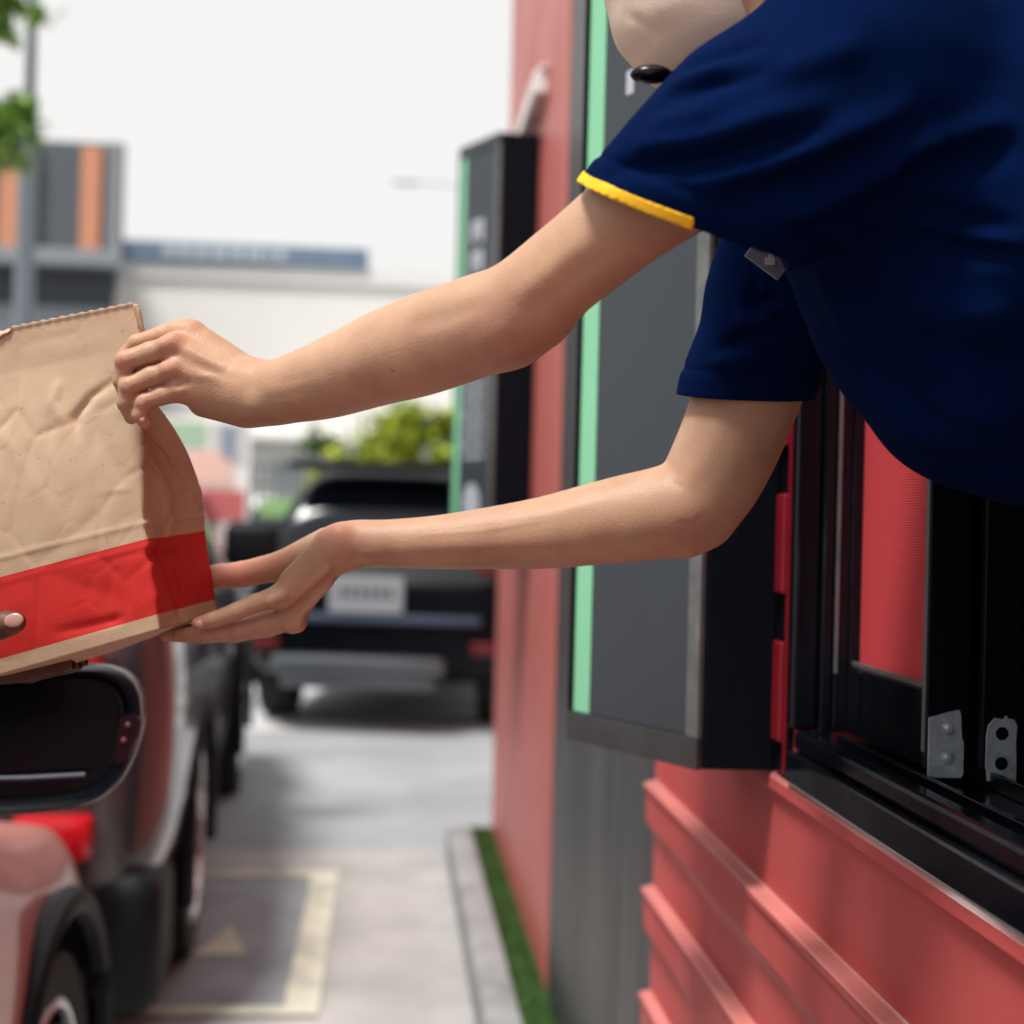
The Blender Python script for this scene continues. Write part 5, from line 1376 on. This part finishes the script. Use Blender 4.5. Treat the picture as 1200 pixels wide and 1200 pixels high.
    # name tag clipped to the chest between sleeve and shirt
    tq = Matrix((RIGHT*.80-UP*.60, (FWD*.96-RIGHT*.2).normalized(), UP*.80+RIGHT*.60)).transposed()
    tb_ = MB().box(P(900, 303, 1.235), (.034, .0016, .020), .0006, tq); mbchild(tb_, 'name_tag', CLEAR, False, sh)
    tb_ = MB(); tb_.box(P(902.5, 306, 1.2325), (.0085, .0012, .006), .0005); tb_.box(P(903.5, 299.5, 1.2325), (.0046, .0012, .006), .0005); mbchild(tb_, 'tag_print', LETTER, False, sh)
    return o
employee = build_employee()

# ------------------------------------------------------------------ the driver reaching out of the car window
def build_driver():
    h = 0.0028
    lo = np.array((-1.30, 0.95, 0.42)); hi = np.array((-0.28, 1.75, 1.42))
    g = Grid(lo, hi, h); F = g.new()
    def C(px, py, d): return np.array(P(px, py, d))
    sh = np.array((-0.86, 1.22, 1.05))
    for q in [seg((-0.95, 1.08, .62), .13, (-0.95, 1.10, .98), .13, (0, 1, 0), 1.35), seg((-1.10, 1.12, 1.05), .06, (-0.82, 1.14, 1.05), .06), seg((-0.95, 1.12, 1.02), .06, (-0.95, 1.15, 1.16), .052),
              seg((-0.95, 1.15, 1.25), .072, (-0.95, 1.18, 1.26), .068), seg((-0.95, 1.19, 1.20), .05, (-0.95, 1.21, 1.17), .035), seg((-0.95, 1.27, 1.23), .008, (-0.95, 1.265, 1.215), .012)]: add_prim(g, F, q, .03)
    arm = [seg((-0.82, 1.14, 1.04), .058, (-0.66, 1.22, .985), .045), seg((-0.66, 1.22, .985), .043, tuple(C(-75, 790, 1.33)), .030)]
    for q in arm: add_prim(g, F, q, .015)
    def c2(a, b): return chain([a, b])[0]
    H = g.new()
    for q in [c2((-75, 772, 1.33, 60), (-40, 760, 1.345, 52)), c2((-65, 775, 1.35, 52), (-22, 782, 1.37, 40)), c2((-55, 775, 1.31, 46), (-40, 750, 1.295, 40))]: add_prim(g, H, q, .012)
    fing = [chain([(-45, 752, 1.294, 42), (-15, 738, 1.288, 36), (8, 731, 1.288, 31), (18, 729, 1.290, 26)]),
            chain([(-25, 785, 1.345, 36), (30, 786, 1.352, 24), (75, 777, 1.352, 20), (112, 769, 1.352, 17)]),
            chain([(-20, 786, 1.37, 36), (35, 787, 1.38, 26), (80, 778, 1.38, 22), (118, 769, 1.385, 18)]),
            chain([(-15, 784, 1.40, 36), (35, 785, 1.41, 26), (78, 777, 1.41, 22), (112, 768, 1.415, 18)]),
            chain([(-15, 782, 1.42, 32), (20, 783, 1.43, 24), (58, 777, 1.43, 20), (85, 772, 1.435, 17)])]
    Ff = g.new()
    for fi in fing:
        T = g.new()
        for q in fi: add_prim(g, T, q, .003)
        Ff = smin(Ff, T, .0015)
    F = smin(F, smin(Ff, H, .008), .010)
    V, Q = nets(g, F); V = relax(V, Q, 2, .4)
    base = Vector((-0.95, 1.08, 0.45))
    me = npmesh('person', V, Q); set_flush(me, V, [(P(18, 730, 1.28), .012, .8)]); me.transform(Matrix.Translation(-base))
    o = link('person', me, None, SKIND); o.location = base
    tag(o, 'driver in the pink car whose dark thumb holds the lower left of the bag', 'person')
    # dark shirt
    gs = Grid(lo, hi, .006); T = gs.new()
    for q in [seg((-0.95, 1.08, .60), .145, (-0.95, 1.10, .98), .145, (0, 1, 0), 1.3), seg((-1.10, 1.12, 1.05), .075, (-0.82, 1.14, 1.05), .075), seg((-0.82, 1.14, 1.04), .074, (-0.66, 1.22, .985), .060), seg((-0.66, 1.22, .985), .060, (-0.60, 1.25, .98), .052)]: add_prim(gs, T, q, .03)
    Vs, Qs = nets(gs, T); Vs = relax(Vs, Qs, 2, .5); Vs += vnormals(Vs, Qs)*(vnoise(Vs, 16, 2.0)*.005)[:, None]
    link('shirt', npmesh('shirt', Vs-np.array(base), Qs), o, mat('dark grey shirt', (0.02, 0.021, 0.024), 0.9))
    hg = Grid((-1.08, 1.0, 1.1), (-.82, 1.3, 1.42), .005); T = hg.new(); add_prim(hg, T, seg((-0.95, 1.13, 1.275), .082, (-0.95, 1.15, 1.285), .078), .01)
    Vh, Qh = nets(hg, T); kp = ~((Vh[:, 1] > 1.20) & (Vh[:, 2] < 1.30)); Qh = Qh[kp[Qh].all(1)]
    link('hair', npmesh('hair', Vh-np.array(base), Qh), o, HAIR)
    # thumbnail
    c = P(16, 727, 1.2765); ax = (RIGHT*1+UP*.15).normalized(); nr = -FWD+UP*.15; sd_ = ax.cross(nr).normalized(); nr = sd_.cross(ax)
    mb = MB().sphere((0, 0, 0), (.0085, .0062, .0014), 16, 8); bmesh.ops.transform(mb.bm, matrix=Matrix.Translation(c) @ Matrix((ax, sd_, nr)).transposed().to_4x4(), verts=mb.bm.verts[:])
    c_ = mb.build('fingernail', mat('pale thumbnail', (0.42, 0.23, 0.19), 0.3, coat=0.2), None, True); c_.data.transform(Matrix.Translation(-base)); setpar(c_, o)
    return o
driver = build_driver()
